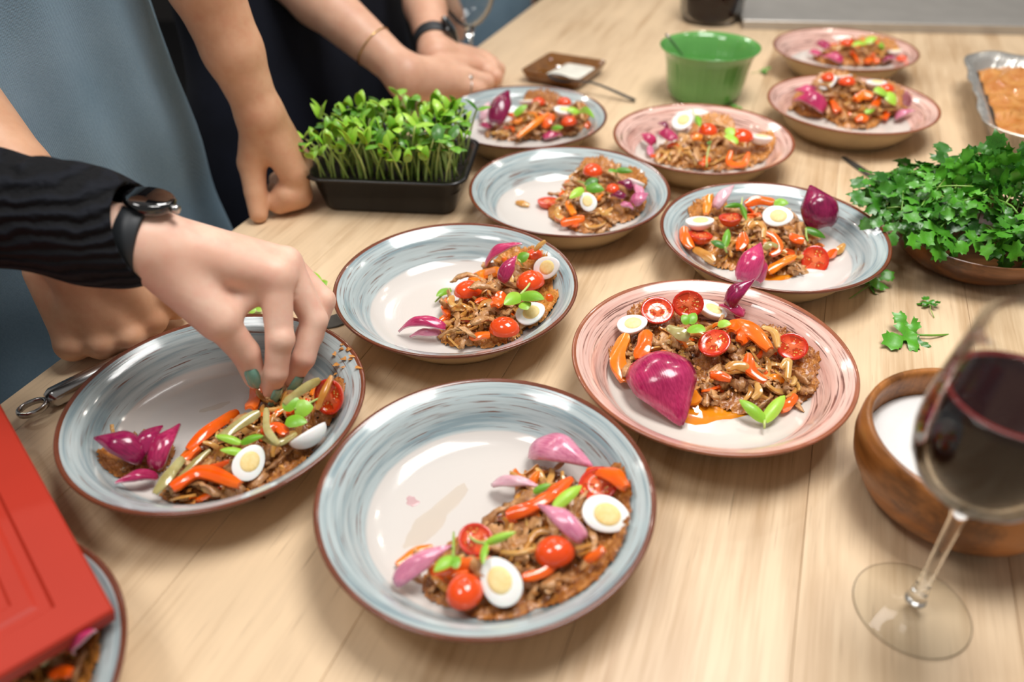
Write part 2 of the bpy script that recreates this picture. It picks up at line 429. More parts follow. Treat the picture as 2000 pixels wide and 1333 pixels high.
M['apron'] = cloth('grey_blue_canvas', (110, 136, 154), (134, 160, 178))
M['black_cloth'] = cloth('black_cotton', (10, 11, 16), (18, 20, 28))
M['navy_cloth'] = cloth('dark_navy_cotton', (12, 15, 24), (22, 26, 40))
def crinkle(name):
    t = NT(name); p = t.geo()
    w1 = t.n('TexWave', bands_direction='Z', wave_profile='SIN'); t.put(t.mapping(p, (1, 1, 1)), w1.inputs['Vector'])
    w1.inputs['Scale'].default_value = 34; w1.inputs['Distortion'].default_value = 5; w1.inputs['Detail'].default_value = 2
    n = t.noise(p, 160, 3)
    t.bump(t.mth('ADD', w1.outputs['Fac'], t.mth('MULTIPLY', n, .6)), .9, .004)
    return t.set(Base_Color=t.ramp(w1.outputs['Fac'], [(.2, lin((8, 9, 13))), (.8, lin((16, 19, 27)))]), Roughness=.85, Specular_IOR_Level=.25)
M['crinkle'] = crinkle('black_crinkle_cotton')
M['hair'] = simple('dark_hair', (40, 28, 20), .5, .3, 90, .6, 300, .003)
M['steel'] = simple('brushed_steel', (190, 188, 186), .22, .06, 60, Metallic=1.)
M['blade'] = simple('dull_blade', (92, 92, 90), .45, .15, 90, Metallic=.6)
M['gold'] = simple('gold_chain', (212, 176, 110), .25, .05, 90, Metallic=1.)
M['rubber'] = simple('black_rubber', (44, 48, 52), .5, .1, 90)
M['watchglass'] = simple('black_watch_glass', (10, 10, 12), .04, .05, 50, Coat_Weight=1.)
M['red'] = simple('red_lacquer', (186, 48, 27), .5, .04, 12)
M['green'] = simple('green_glaze', (100, 166, 84), .12, .08, 24, Coat_Weight=.5)
M['salt'] = simple('white_salt', (244, 243, 241), .7, .03, 900, .9, 1600, .0012)
M['bowlwood'] = wood_mat('acacia_wood', (106, 62, 24), (170, 108, 52), .32, 'Y', .9, (70, 38, 18), 2.0, -.06)
M['darkwood'] = wood_mat('dark_acacia', (74, 44, 24), (132, 84, 46), .3, 'X', .9, (44, 24, 12), 2.0, -.06)
def glassmat(name, c=(1, 1, 1), rough=0.):
    t = NT(name); return t.set(Base_Color=c, Roughness=t.mth('MULTIPLY', t.noise(t.obj(), 5.), rough), Transmission_Weight=1., IOR=1.45)
M['glass'] = glassmat('clear_glass', (.98, .985, .98), .005)
def thin_glass(name):
    t = NT(name); tr = t.n('BsdfTransparent'); tr.inputs[0].default_value = (.97, .975, .97, 1); gl = t.n('BsdfGlossy'); gl.inputs['Roughness'].default_value = .01
    lw = t.n('LayerWeight'); lw.inputs['Blend'].default_value = .12
    n = t.noise(t.obj(), 20.); f = t.mth('ADD', t.mth('MULTIPLY', lw.outputs['Fresnel'], .75), t.mth('MULTIPLY', n, .02), True)
    mx = t.n('MixShader'); t.put(f, mx.inputs[0]); t.put(tr.outputs[0], mx.inputs[1]); t.put(gl.outputs[0], mx.inputs[2])
    t.put(mx.outputs[0], t.t.nodes['Material Output'].inputs[0]); return t.m
M['thin_glass'] = thin_glass('thin_clear_glass')
M['wine'] = NT('red_wine').set(Base_Color=lin((26, 2, 6)), Roughness=.03, IOR=1.34)
M['amber'] = simple('amber_glaze', (132, 84, 34), .1, .2, 50, Coat_Weight=.5)
M['cream_sauce'] = simple('cream_sauce', (236, 234, 222), .25, .06, 50, .6, 90, .004)
M['foil'] = simple('aluminium_foil', (226, 223, 216), .28, .06, 60, .5, 200, .0015, Metallic=.75)
M['mash'] = simple('orange_mash', (216, 158, 84), .35, .12, 60, .9, 130, .008, (186, 112, 40), Coat_Weight=.25)
M['floor'] = simple('dark_floor', (18, 18, 20), .5, .2, 6)
M['counter'] = simple('satin_steel', (186, 182, 176), .35, .06, 20, Metallic=.35)
M['white_lamp'] = simple('lamp_housing', (225, 225, 222), .5, .02, 10)

# ------------------------------------------------------------------ setting: floor, lamps, table
FLOOR = -.86
v, f_ = box(-4, 4.5, -3, 6, FLOOR-.05, FLOOR)
world_obj('floor', v, f_, M['floor'], smooth=False, kind='structure')
v, f_ = box(-4, 4.5, 5.2, 5.3, FLOOR, 2.2)
world_obj('wall_back', v, f_, simple('grey_wall', (46, 43, 42), .7, .05, 4), smooth=False, kind='structure')
for L, lo in zip(LAMPS, lamp_lights):
    e = empty('ceiling_panel_lamp', (L[0], L[1], L[2]+.012), 'white square ceiling panel lamp above the long table', 'lamp', 'ceiling panel lamps over the table')
    e.rotation_euler = lo.rotation_euler
    vv, ff = box(-L[3]/2-.02, L[3]/2+.02, -L[4]/2-.02, L[4]/2+.02, .004, .05)
    link('lamp_housing', mesh('lamp_housing', vv, ff, False, [M['white_lamp']]), e)
    lo.parent = e; lo.matrix_parent_inverse = e.matrix_basis.inverted()
for (x, y), lo in zip(SPOTS, spot_lights):
    e = empty('ceiling_spotlight', (x, y, 1.96), 'small round ceiling spotlight above the long table', 'lamp', 'ceiling spotlights over the table')
    e.rotation_euler = lo.rotation_euler
    vv, ff = lathe([(0, .09), (.035, .09), (.045, .06), (.046, 0), (.041, 0), (.04, .02), (0, .02)], 20)
    link('lamp_housing', mesh('spot_housing', vv, ff, True, [M['white_lamp']]), e)
    lo.parent = e; lo.matrix_parent_inverse = e.matrix_basis.inverted()

D2 = nrm((.36, .933, 0)); N2 = np.array([-D2[1], D2[0], 0])          # along the table edge, and out past it
E0 = np.array([-.4774, .5416, 0])
def edge(t, out=0., z=0.): return E0 + D2*t + N2*out + np.array([0, 0, z])
table = empty('dining_table', edge(.6, -.9, FLOOR), 'long pale oak plank table carrying all the bowls', 'table')
TY = math.atan2(D2[1], D2[0])-math.pi/2
PW = .142
for i in range(14):
    o0 = -PW*i; org = edge(.7, o0-PW/2)
    vv, ff = box(-PW/2+.00015, PW/2-.00015, -1.55, 1.75, -.034, 0)
    me = mesh('plank', vv, ff, False, [M['table']]); bevel_mesh(me, .0004, 1)
    p = link('plank', me, table)
    p.matrix_basis = Matrix.Translation(Vector(org)-Vector(table.location)) @ Matrix.Rotation(TY, 4, 'Z')
vv, ff = box(.06, 1.9, -1.4, 1.6, -.11, -.034)
me = mesh('apron_frame', vv, ff, False, [M['table_end']])
p = link('table_frame', me, table); p.matrix_basis = Matrix.Translation(Vector(edge(.7, 0)[:2].tolist()+[0])-Vector(table.location)) @ Matrix.Rotation(TY, 4, 'Z')
for t_, o_ in ((-.6, -.12), (2.1, -.12), (-.6, -1.8), (2.1, -1.8)):
    c = edge(t_, o_); vv, ff = box(-.04, .04, -.04, .04, FLOOR, -.1)
    p = link('leg', mesh('table_leg', vv, ff, False, [M['table_end']]), table)
    p.matrix_basis = Matrix.Translation(Vector(c)-Vector(table.location)) @ Matrix.Rotation(TY, 4, 'Z')

# ------------------------------------------------------------------ bowls
RIM = .048
INNER = [(0, .0100), (.03, .0100), (.060, .0102), (.075, .0112), (.085, .0138), (.093, .0190), (.0985, .0250), (.103, .0315), (.1065, .0365), (.110, .0398), (.116, .0432), (.1215, .0462)]
EDGE = [(.1215, .0462), (.1236, .0474), (.1250, .0474), (.1256, .0462), (.1250, .0447), (.1232, .0436)]
OUTER = [(.1232, .0436), (.117, .0400), (.110, .0350), (.1045, .0290), (.098, .0200), (.091, .0120), (.083, .0055), (.079, .0030), (.0785, .0002), (.0755, .0), (.0745, .0025), (.04, .0035), (0, .0035)]
shrink = lambda P: [(r*.992, z) for r, z in P]
INNER, EDGE, OUTER = shrink(INNER), shrink(EDGE), shrink(OUTER)
vi, fi = lathe(INNER, 96); vo, fo = lathe(OUTER, 72); ve, fe = lathe(EDGE, 96)
fi = [q[::-1] for q in fi]; ME = {}
for c in ('blue', 'pink'): ME['well_'+c] = mesh('well', vi, [q[::-1] for q in fi], True, [M[c]])
ME['outer'] = mesh('outer_body', vo, [q[::-1] for q in fo], True, [M['cream']])
ME['edge_blue'] = mesh('rim', ve, [q[::-1] for q in fe], True, [M['rim']])
ME['edge_pink'] = mesh('rim', ve, [q[::-1] for q in fe], True, [M['rim2']])
def zfloor(r):
    xs = [p[0] for p in INNER]; zs = [p[1] for p in INNER]
    return float(np.interp(r, xs, zs))
BOWLS = {  # centre, glaze, label, how pieces in it are told apart
    'A': ((-.0212, .3877), 'blue', 'nearest grey-blue ring-glazed bowl, half its well empty, with brown rim', 'the nearest blue bowl'),
    'B': ((-.2496, .4899), 'blue', 'grey-blue ring-glazed bowl under the picking hand with teal nails', 'the bowl under the picking hand'),
    'C': ((-.0563, .6664), 'blue', 'grey-blue ring-glazed bowl between the picking hand and the nearest pink bowl', 'the bowl right of the picking hand'),
    'D': ((.1778, .5393), 'pink', 'nearest pink ring-glazed bowl holding one huge magenta onion petal', 'the nearest pink bowl'),
    'E': ((.2938, .7610), 'blue', 'grey-blue ring-glazed bowl beside the heap of parsley', 'the blue bowl beside the parsley'),
    'F': ((.0738, .8801), 'blue', 'grey-blue ring-glazed bowl just right of the black sprout tray', 'the bowl right of the sprout tray'),
    'G': ((.0224, 1.125), 'blue', 'farthest grey-blue ring-glazed bowl, beside the clasped hands', 'the farthest blue bowl'),
    'H': ((.2712, 1.0337), 'pink', 'pink ring-glazed bowl in front of the green pot', 'the pink bowl by the green pot'),
    'I': ((.5235, 1.1538), 'pink', 'pink ring-glazed bowl left of the foil tray with heaped filling', 'the pink bowl by the foil tray'),
    'J': ((.6071, 1.4222), 'pink', 'farthest pink ring-glazed bowl at the back of the table', 'the farthest pink bowl'),
    'K': ((-.358, .232), 'blue', 'grey-blue ring-glazed bowl half hidden under the red lid', 'the bowl under the red lid'),
}
for k, (c, g, lab, _) in BOWLS.items():
    e = empty('pasta_bowl', (c[0], c[1], 0), lab, 'bowl', 'ring-glazed pasta bowls on the table', rz=random.uniform(0, 6))
    link('well', ME['well_'+g], e); link('outer_body', ME['outer'], e); link('rim', ME['edge_'+g], e)

# ------------------------------------------------------------------ food pieces
def tomato_meshes(el=1.12):
    V, Fc = [], []; nr, sg = 8, 20
    for i in range(nr+1):
        a = i/nr*math.pi/2
        for k in range(sg):
            b = 2*math.pi*k/sg; r = math.cos(a)
            if i == nr: r = .02
            V.append((el*r*math.cos(b), r*math.sin(b), -.86*math.sin(a)*(1 if i < nr else .97)))
    for i in range(nr):
        for k in range(sg):
            j = (k+1) % sg; Fc.append((i*sg+k, (i+1)*sg+k, (i+1)*sg+j, i*sg+j))
    Fc.append(tuple(range(nr*sg, nr*sg+sg)))
    return V, Fc
TOM_S, TOM_F = tomato_meshes()
def disc(prof, sg=24, el=1.12):
    V, Fc = lathe(prof, sg); return [(x*el, y, z) for x, y, z in V], Fc
tv, tf = disc([(1.0, -.02), (.96, .02), (.86, .0), (.62, -.05), (.45, -.07), (.25, .0), (0, .02)])
def egg_half():
    V, Fc = [], []; sg, nr = 32, 8
    for i in range(nr+1):
        a = i/nr*math.pi/2
        for k in range(sg):
            b = 2*math.pi*k/sg; x = math.cos(b); y = math.sin(b)*(1-.13*x)
            r = max(math.cos(a), .01)
            V.append((1.3*x*r, .98*y*r, -.92*math.sin(a)))
    for i in range(nr):
        for k in range(sg):
            j = (k+1) % sg; Fc.append((i*sg+k, (i+1)*sg+k, (i+1)*sg+j, i*sg+j))
    n0 = len(V)
    for rr, z in ((.95, .03), (.6, .03)):                      # rounded lip and the flat cut
        for k in range(sg):
            b = 2*math.pi*k/sg; x = math.cos(b); y = math.sin(b)*(1-.13*x); V.append((1.3*x*rr, .98*y*rr, z))
    for k in range(sg):
        j = (k+1) % sg
        Fc.append((k, j, n0+j, n0+k)); Fc.append((n0+k, n0+j, n0+sg+j, n0+sg+k))
    Fc.append(tuple(range(n0+sg, n0+2*sg))); Fc.append(tuple(reversed(range(nr*sg, nr*sg+sg))))
    return V, Fc
EGGV, EGGF = egg_half()
yv, yf = lathe([(.66, .02), (.63, .055), (.4, .075), (0, .08)], 24); yv = [(x*1.12+.06, y*.95, z) for x, y, z in yv]
ME['tom_skin'] = mesh('skin', TOM_S, TOM_F, True, [M['tomato']])
ITEMS = []                                                    # (bowl, kind, u, object, look)
def scale_tree(V, s): return [(x*s, y*s, z*s) for x, y, z in V]
def face_frame(p, normal, longdir):
    Z = nrm(normal); X = np.asarray(longdir, float); X = X-Z*(X@Z); X = nrm(X); Y = np.cross(Z, X)
    return Matrix(((X[0], Y[0], Z[0], p[0]), (X[1], Y[1], Z[1], p[1]), (X[2], Y[2], Z[2], p[2]), (0, 0, 0, 1)))
def imgdir(p, ang):                                            # direction on the table for a direction seen in the photograph
    a = math.radians(ang); return nrm(rt0*math.cos(a)+np.array([0, 1., 0])*math.sin(a)+1e-6)
def normal_of(spec, p):
    tocam = nrm(CAM-p)
    if spec == 'cam': return nrm(tocam*.75+np.array([0, 0, .55]))
    if spec == 'up': return np.array([0., 0, 1])
    if spec == 'down': return np.array([.05, -.05, -1.])
    return nrm(tocam*.2 + np.asarray(spec, float))
def tomato(p, r, nspec='cam', ang=20):
    e = link('cherry_tomato_half', None); e.empty_display_size = .01
    e.matrix_basis = face_frame(p, normal_of(nspec, p), imgdir(p, ang))
    link('skin', mesh('skin', scale_tree(TOM_S, r), TOM_F, True, [M['tomato']]), e)
    link('cut_face', mesh('cut_face', scale_tree(tv, r), tf, True, [M['tomato_in']]), e)
    return e
def egg(p, r, nspec='cam', ang=20):
    e = link('quail_egg_half', None); e.empty_display_size = .01
    e.matrix_basis = face_frame(p, normal_of(nspec, p), imgdir(p, ang))
    link('egg_white', mesh('egg_white', scale_tree(EGGV, r), EGGF, True, [M['eggw']]), e)
    link('yolk', mesh('yolk', scale_tree(yv, r), yf, True, [M['yolk']]), e)
    return e
def petal(p0, p1, W, mat, roll=0., cupd=.9, bend=.12, blunt=.55, inner=None, th=.0014, upv=(0, 0, 1)):
    """onion petal: a cupped shell, blunt at p0, drawn to a point at p1, convex side up"""
    L = float(np.linalg.norm(np.subtract(p1, p0))); nu, nv = 16, 10; top, bot = [], []
    ph = random.uniform(0, 6)
    for i in range(nu+1):
        t = i/nu
        w_ = W/2*max(.05, (math.sin(math.pi*min(1, t**.75*.93+.07)))**blunt*(1-.55*max(0, t-.55)/.45*1.0))
        for j in range(nv+1):
            s = j/nv*2-1; a = s*cupd*1.15
            y = w_*math.sin(a)/math.sin(cupd*1.15); z = w_*(math.cos(a)-math.cos(cupd*1.15))/math.sin(cupd*1.15)
            z += L*bend*math.sin(math.pi*t)+.0006*math.sin(9*t+ph+4*s)
            top.append((t*L, y, z)); bot.append((t*L+(.5-t)*th, y*.93, z-th))
    V = top+bot; m = len(top); Fc, mi = [], []; q = nv+1
    for i in range(nu):
        for j in range(nv):
            a = i*q+j
            Fc.append((a, a+q, a+q+1, a+1)); mi.append(0)
            Fc.append((m+a, m+a+1, m+a+q+1, m+a+q)); mi.append(1)
    for i in range(nu):
        for j in (0, nv):
            a = i*q+j; Fc.append((a, m+a, m+a+q, a+q) if j == 0 else (a, a+q, m+a+q, m+a)); mi.append(1)
    for j in range(nv):
        a = j; Fc.append((a, a+1, m+a+1, m+a)); mi.append(1)
        a = nu*q+j; Fc.append((a, m+a, m+a+1, a+1)); mi.append(1)
    me = mesh('red_onion_petal', V, Fc, True, [mat, inner or M['onion_pale']], mi)
    return link('red_onion_petal', me, None, frame(p0, p1, upv) @ Matrix.Rotation(roll, 4, 'X'))
def ribbon_vf(P, W, th, upv, arch=.16, taper=.75, seed=0):
    """cut strip with crisp edges: arched skin side up, flat flesh side down"""
    n = len(P); T, U, B = frames_along(np.asarray(P, float), upv); nv = 4; V, Fc = [], []
    g = np.random.default_rng(seed); ph = g.uniform(0, 6, 3)
    def pt(i, j, side):
        t = i/(n-1); w_ = W/2*(taper+(1-taper)*math.sin(math.pi*t))*(1+.09*math.sin(9*t+ph[0])); s_ = j/nv*2-1
        if i in (0, n-1): w_ *= .72
        tw = .35*math.sin(3*t+ph[1]); b = B[i]*math.cos(tw)+U[i]*math.sin(tw); u = U[i]*math.cos(tw)-B[i]*math.sin(tw)
        return P[i]+b*s_*w_+u*(arch*W*(1-s_*s_)+side*th/2)
    for side in (1, -1):
        b0 = len(V)
        for i in range(n):
            for j in range(nv+1): V.append(pt(i, j, side))
        for i in range(n-1):
            for j in range(nv):
                a = b0+i*(nv+1)+j; q = (a, a+nv+1, a+nv+2, a+1); Fc.append(q if side < 0 else q[::-1])
    loop = [(i, 0) for i in range(n)]+[(n-1, j) for j in range(1, nv+1)]+[(i, nv) for i in range(n-2, -1, -1)]+[(0, j) for j in range(nv-1, 0, -1)]
    b0 = len(V)
    for i, j in loop: V.append(pt(i, j, 1)); V.append(pt(i, j, -1))
    m = len(loop)
    for k in range(m):
        a = b0+2*k; c = b0+2*((k+1) % m); Fc.append((a, a+1, c+1, c))
    return V, Fc
def ribbon(name, pts, W, th, mat, upv=(0, 0, 1), n=12, taper=.75):
    V, Fc = ribbon_vf(spline(pts, n), W, th, upv, .16, taper, int(abs(pts[0][0])*1e5))
    return world_obj(name, V, Fc, mat)
def lumpy(L, r, seed, bendy=.3, wob=.8, flat=.6):
    g = np.random.default_rng(seed); n, sg = 11, 9
    ph = g.uniform(0, 6, 6); P = []
    for i in range(n):
        t = i/(n-1); P.append(((t-.5)*L, bendy*L*(math.sin(3*t+ph[0])-math.sin(ph[0]))*.4, bendy*L*.3*math.sin(4*t+ph[1])))
    t = np.linspace(0, 1, n); rad = r*(.35+.65*np.sin(math.pi*np.clip(t*.9+.05, 0, 1))**.5)*(1+wob*g.uniform(-1, 1, n)*.5)
    V, Fc = tube(P, rad, sg, (0, 0, 1), flat, True)
    V = [np.asarray(x)*(1, 1+.12*g.uniform(-1, 1), 1)+g.normal(0, r*.2, 3) for x in V]
    return V, Fc
MEAT = [mesh('beef_strip', *lumpy(.024+.008*(i % 3), .0033+.0007*(i % 4), i+3, .35+.1*(i % 3)), True, [M['meat']]) for i in range(9)]
MEATC = [mesh('beef_chunk', *lumpy(.018, .0058, 40+i, .15, .7, .8), True, [M['meat']]) for i in range(5)]
def arc_strip(L, W, th, curl, seed):
    g = np.random.default_rng(seed); n = 10; P = []
    for i in range(n):
        t = i/(n-1)-.5; P.append((L*math.sin(curl*t)/curl, L*(math.cos(curl*t)-1)/curl*-1, .003*math.sin(5*t+seed)))
    return ribbon_vf(np.array(P), W, th, nrm(g.normal(0, .5, 3)+(0, 0, .8)), .14, .8, seed)
ONI = [mesh('fried_onion_strip', *arc_strip(.026+.005*(i % 3), .0048, .0017, .8+.45*(i % 4), i), True, [M['strip']]) for i in range(8)]
PEP = [mesh('pepper_sliver', *arc_strip(.020+.004*(i % 3), .0062, .0026, .5+.4*(i % 3), 30+i), True, [M['pepper' if i % 3 else 'pepper_o']]) for i in range(6)]
# sprout leaf: a thick spoon-shaped seed leaf of length 1 and width 1
def seed_leaf(seed=0):
    nu, nv = 9, 6; V, Fc = [], []
    for side in (1, -1):
        for i in range(nu+1):
            t = i/nu; w_ = .5*math.sin(math.pi*min(1, .06+t*.94)**.8)**.62 if t < 1 else .04
            for j in range(nv+1):
                s = j/nv*2-1
                V.append((t, s*w_, .16*math.sin(math.pi*t*.9)-.30*(w_*s)**2*1.2+side*.035*(1-s*s)*math.sin(math.pi*min(max(t, .05), .95))-.02))
    m = (nu+1)*(nv+1); q = nv+1
    for i in range(nu):
        for j in range(nv):
            a = i*q+j; Fc.append((a, a+q, a+q+1, a+1)); a += m; Fc.append((a, a+1, a+q+1, a+q))
    return V, Fc
SLV, SLF = seed_leaf()
ME['leaf'] = mesh('seed_leaf', SLV, SLF, True, [M['sprout']]); ME['leaf_d'] = mesh('seed_leaf', SLV, SLF, True, [M['sprout_d']])
def sprout(J, tips, stem_end, W, dark=False, name='sunflower_sprout'):
    e = empty(name, J)
    Jv = Vector(J)
    for tp in tips:
        L = float(np.linalg.norm(np.subtract(tp, J)))
        up_ = nrm(nrm(CAM-np.asarray(J))*.5+np.array([0, 0, .6])+rng.normal(0, .15, 3))
        mw = frame(J, tp, up_) @ Matrix.Diagonal((L, W, L*.8, 1)); mw.translation = (0, 0, 0)
        link('leaf', ME['leaf_d' if dark else 'leaf'], e, mw)
    if stem_end is not None:
        mid = (np.asarray(J)+stem_end)/2+rng.normal(0, .0015, 3)
        V, Fc = tube(spline([J, mid, stem_end], 7), [.0013, .0013, .0012, .0012, .0011, .001, .0008], 7)
        link('stem', mesh('stem', np.asarray(V)-np.asarray(J), Fc, True, [M['stem']]), e)
    return e

class Pile:
    def __init__(s, key, blobs):
        s.key = key; s.c = np.array(BOWLS[key][0]); s.blobs = []; s.ex = []
        for u, v, r, h in blobs:
            p = at(u, v, .012+h*.6); s.blobs.append((p[0], p[1], r, h))
    def h(s, x, y):
        r = math.hypot(x-s.c[0], y-s.c[1]); z = 0
        for bx, by, R, h in s.blobs:
            q = 1-((x-bx)**2+(y-by)**2)/R**2
            if q > 0: z = max(z, h*q**.6)
        return zfloor(min(r, .12))+z
    def on(s, u, v, off=0.):
        z = .02
        for _ in range(6): p = at(u, v, z); z = .5*z+.5*(s.h(p[0], p[1])+off)
        return at(u, v, z)
    def px(s, p): return FPX/float((np.asarray(p)-CAM)@fw)     # pixels per metre there
def fill(pile, n_meat, n_on, n_pep, crumbs, seed, extra):
    g = random.Random(seed); b = pile; dl = BOWLS[b.key][3]
    tot = [x[2]**2 for x in b.blobs]
    # the saucy mass under the pieces
    xs = [x[0]-x[2] for x in b.blobs]+[x[0]+x[2] for x in b.blobs]; ys = [x[1]-x[2] for x in b.blobs]+[x[1]+x[2] for x in b.blobs]
    st = .0022; nx = int((max(xs)-min(xs))/st)+2; ny = int((max(ys)-min(ys))/st)+2
    idx, V, Fc = {}, [], []
    for i in range(nx):
        for j in range(ny):
            x = min(xs)+i*st; y = min(ys)+j*st; r = math.hypot(x-b.c[0], y-b.c[1])
            hh = b.h(x, y)-zfloor(min(r, .12))
            if hh > .0012 and r < .108:
                idx[i, j] = len(V); bump = .0034*math.sin(x*900+3*math.sin(y*700))*math.sin(y*820+2*math.sin(x*610))
                V.append((x, y, zfloor(r)+max(.0008, hh*.80-.0015+bump)))
    for (i, j) in idx:
        q = [(i, j), (i+1, j), (i+1, j+1), (i, j+1)]
        if all(k in idx for k in q): Fc.append([idx[k] for k in q])
    def spot(n=0, pad=.005):
        bx, by, R, h = g.choices(b.blobs, tot)[0]
        a = g.uniform(0, 6.283); r = R*math.sqrt(g.uniform(0, 1))*.9
        x, y = bx+r*math.cos(a), by+r*math.sin(a)
        rr = math.hypot(x-b.c[0], y-b.c[1])
        lim = .086
        if rr > lim: x, y = b.c[0]+(x-b.c[0])*lim/rr, b.c[1]+(y-b.c[1])*lim/rr; rr = lim
        z = b.h(x, y)
        if any((x-ex)**2+(y-ey)**2 < (er+pad)**2 for ex, ey, er in b.ex):
            if n < 14: return spot(n+1, pad*.85)
            z -= .006
        return x, y, max(z, zfloor(min(rr, .1))+.002)
    mi = [0]*len(Fc)
    def turn(x, y):
        rr = math.hypot(x-b.c[0], y-b.c[1]); a = math.atan2(y-b.c[1], x-b.c[0])+math.pi/2
        return a+g.gauss(0, .25) if rr > .066 else g.uniform(0, 6.283)
    for _ in range(int(extra*2.2)):                            # strips past the count kept as things
        x, y, z = spot(99, -1.); me = g.choice(MEAT+MEAT+MEATC); b0 = len(V)
        mw = Matrix.Translation((x, y, z-.0035)) @ Matrix.Rotation(turn(x, y), 4, 'Z') @ Matrix.Rotation(g.gauss(0, .2), 4, 'Y')
        V += [tuple(mw @ q.co) for q in me.vertices]; Fc += [[b0+i for i in p.vertices] for p in me.polygons]; mi += [1]*len(me.polygons)
    world_obj('beef_mixture', V, Fc, [M['mix'], M['meat']], mi=mi, label='saucy brown beef and onion mixture in '+dl, cat='food', kind='stuff')
    for kind, n, pool, lab, grp, z0 in (('beef_strip', n_meat, MEAT+MEAT+MEATC, 'browned beef strip piled in ', 'beef strips in ', .000),
                                        ('fried_onion_strip', n_on, ONI, 'soft golden fried onion strip in ', 'fried onion strips in ', .001),
                                        ('pepper_sliver', n_pep, PEP, 'short orange pepper sliver in ', 'pepper slivers in ', .001)):
        for _ in range(n):
            x, y, z = spot()
            mw = Matrix.Translation((x, y, z+z0+g.uniform(-.002, .0015))) @ Matrix.Rotation(turn(x, y), 4, 'Z') @ Matrix.Rotation(g.gauss(0, .2), 4, 'Y') @ Matrix.Rotation(g.gauss(0, .5), 4, 'X') @ Matrix.Scale(g.uniform(.8, 1.15), 4)
            link(kind, g.choice(pool), None, mw, lab+dl, 'beef' if kind[0] == 'b' else kind.split('_')[-2], grp+dl)
    # fried crumbs, too small to pick apart
    V, Fc = [], []
    for _ in range(crumbs):
        x, y, z = spot(0, .002); s = g.uniform(.0009, .0026)
        b0 = len(V); R = Matrix.Rotation(g.uniform(0, 6), 3, 'Z') @ Matrix.Rotation(g.uniform(0, 6), 3, 'X')
        for vx in ((1, 0, 0), (-1, .2, 0), (0, 1, .1), (.1, -1, 0), (0, .1, .8), (0, 0, -.8)):
            q = R @ Vector((vx[0]*s*1.5, vx[1]*s, vx[2]*s)); V.append((x+q.x, y+q.y, z+.0015+q.z))
        Fc += [tuple(b0+i for i in t) for t in ((0, 2, 4), (2, 1, 4), (1, 3, 4), (3, 0, 4), (2, 0, 5), (1, 2, 5), (3, 1, 5), (0, 3, 5))]
    world_obj('fried_onion_crumbs', V, Fc, M['crumb'], smooth=False, label='golden fried onion crumbs sprinkled over '+dl, cat='crumbs', kind='stuff')
def puddle(name, key, u, v, rx, ry, mat, label, cat, seed=1, ang=0.):
    c = np.array(BOWLS[key][0]); p = at(u, v, .0105); V = []; Fc = []; g = np.random.default_rng(seed); ph = g.uniform(0, 6, 4); sg = 30; nr = 5
    ca, sa = math.cos(ang), math.sin(ang)
    V.append(p)
    for i in range(1, nr+1):
        for k in range(sg):
            a = 2*math.pi*k/sg; w_ = 1+.16*math.sin(2*a+ph[0])+.12*math.sin(3*a+ph[1])+.08*math.sin(5*a+ph[2])+.05*math.sin(9*a+ph[3])
            lx, ly = rx*w_*i/nr*math.cos(a), ry*w_*i/nr*math.sin(a)
            V.append(np.array([p[0]+lx*ca-ly*sa, p[1]+lx*sa+ly*ca, 0]))
    for q in V:
        r = math.hypot(q[0]-c[0], q[1]-c[1]); q[2] = zfloor(min(r, .12))+.0006
    for k in range(sg): V[1+(nr-1)*sg+k][2] -= .0005
    for k in range(sg):
        j = (k+1) % sg; Fc.append((0, 1+k, 1+j))
        for i in range(nr-1): Fc.append((1+i*sg+k, 1+(i+1)*sg+k, 1+(i+1)*sg+j, 1+i*sg+j))
    world_obj(name, V, Fc, mat, label=label, cat=cat)
def place(key, pile, spec):
    """spec rows: kind, pixels, sizes, looks"""
    for row in spec:
        kind = row[0]
        if kind == 'tom':
            _, u, v, rp, ns, off, look = row[:7]; p = pile.on(u, v, off); r = rp/pile.px(p)*.97
            if ns == 'down': p = p+np.array([0, 0, -.3*r])
            pile.ex.append((p[0], p[1], r*1.25))
            o = tomato(p, r, ns, random.uniform(0, 180) if len(row) < 8 else row[7])
        elif kind == 'egg':
            _, u, v, rp, ns, off, ang, look = row; p = pile.on(u, v, off); o = egg(p, rp/pile.px(p)*.86, ns, ang); pile.ex.append((p[0], p[1], rp/pile.px(p)*1.2))
        elif kind == 'pet':
            _, u0, v0, u1, v1, Wp, mat, o0, o1, kw, look = row
            p0 = pile.on(u0, v0, o0); p1 = pile.on(u1, v1, o1); o = petal(p0, p1, Wp/pile.px(p0), M[mat], **kw); u = (u0+u1)/2
            for q in (.3, .6): c_ = p0+(p1-p0)*q; pile.ex.append((c_[0], c_[1], Wp/pile.px(p0)*.42))
        elif kind == 'pep':
            _, pts, Wp, off, mat, look = row[:6]; P = [pile.on(a, b, off) for a, b in pts]; u = pts[0][0]
            mid = len(P)//2
            o = ribbon('pepper_strip', P, Wp/pile.px(P[0]), .0030, M[mat], nrm(CAM-P[0])*.6+np.array([0, 0, .5]))
        elif kind == 'oni':
            _, pts, Wp, off, mat, look = row[:6]; P = [pile.on(a, b, off+.002*(i == 1)) for i, (a, b) in enumerate(pts)]; u = pts[0][0]
            o = ribbon('onion_strip', P, Wp/pile.px(P[0]), .0020, M[mat], nrm(CAM-P[0])*.6+np.array([0, 0, .5]))
        elif kind == 'spr':
            _, j, tips, st, Wp, off, dark, look = row; J = pile.on(*j, off); u = j[0]
            o = sprout(J, [pile.on(a, b, off+.003) for a, b in tips], None if st is None else pile.on(*st, off*.6+.001), Wp/pile.px(J), dark)
        ITEMS.append((key, kind, u, o, look))
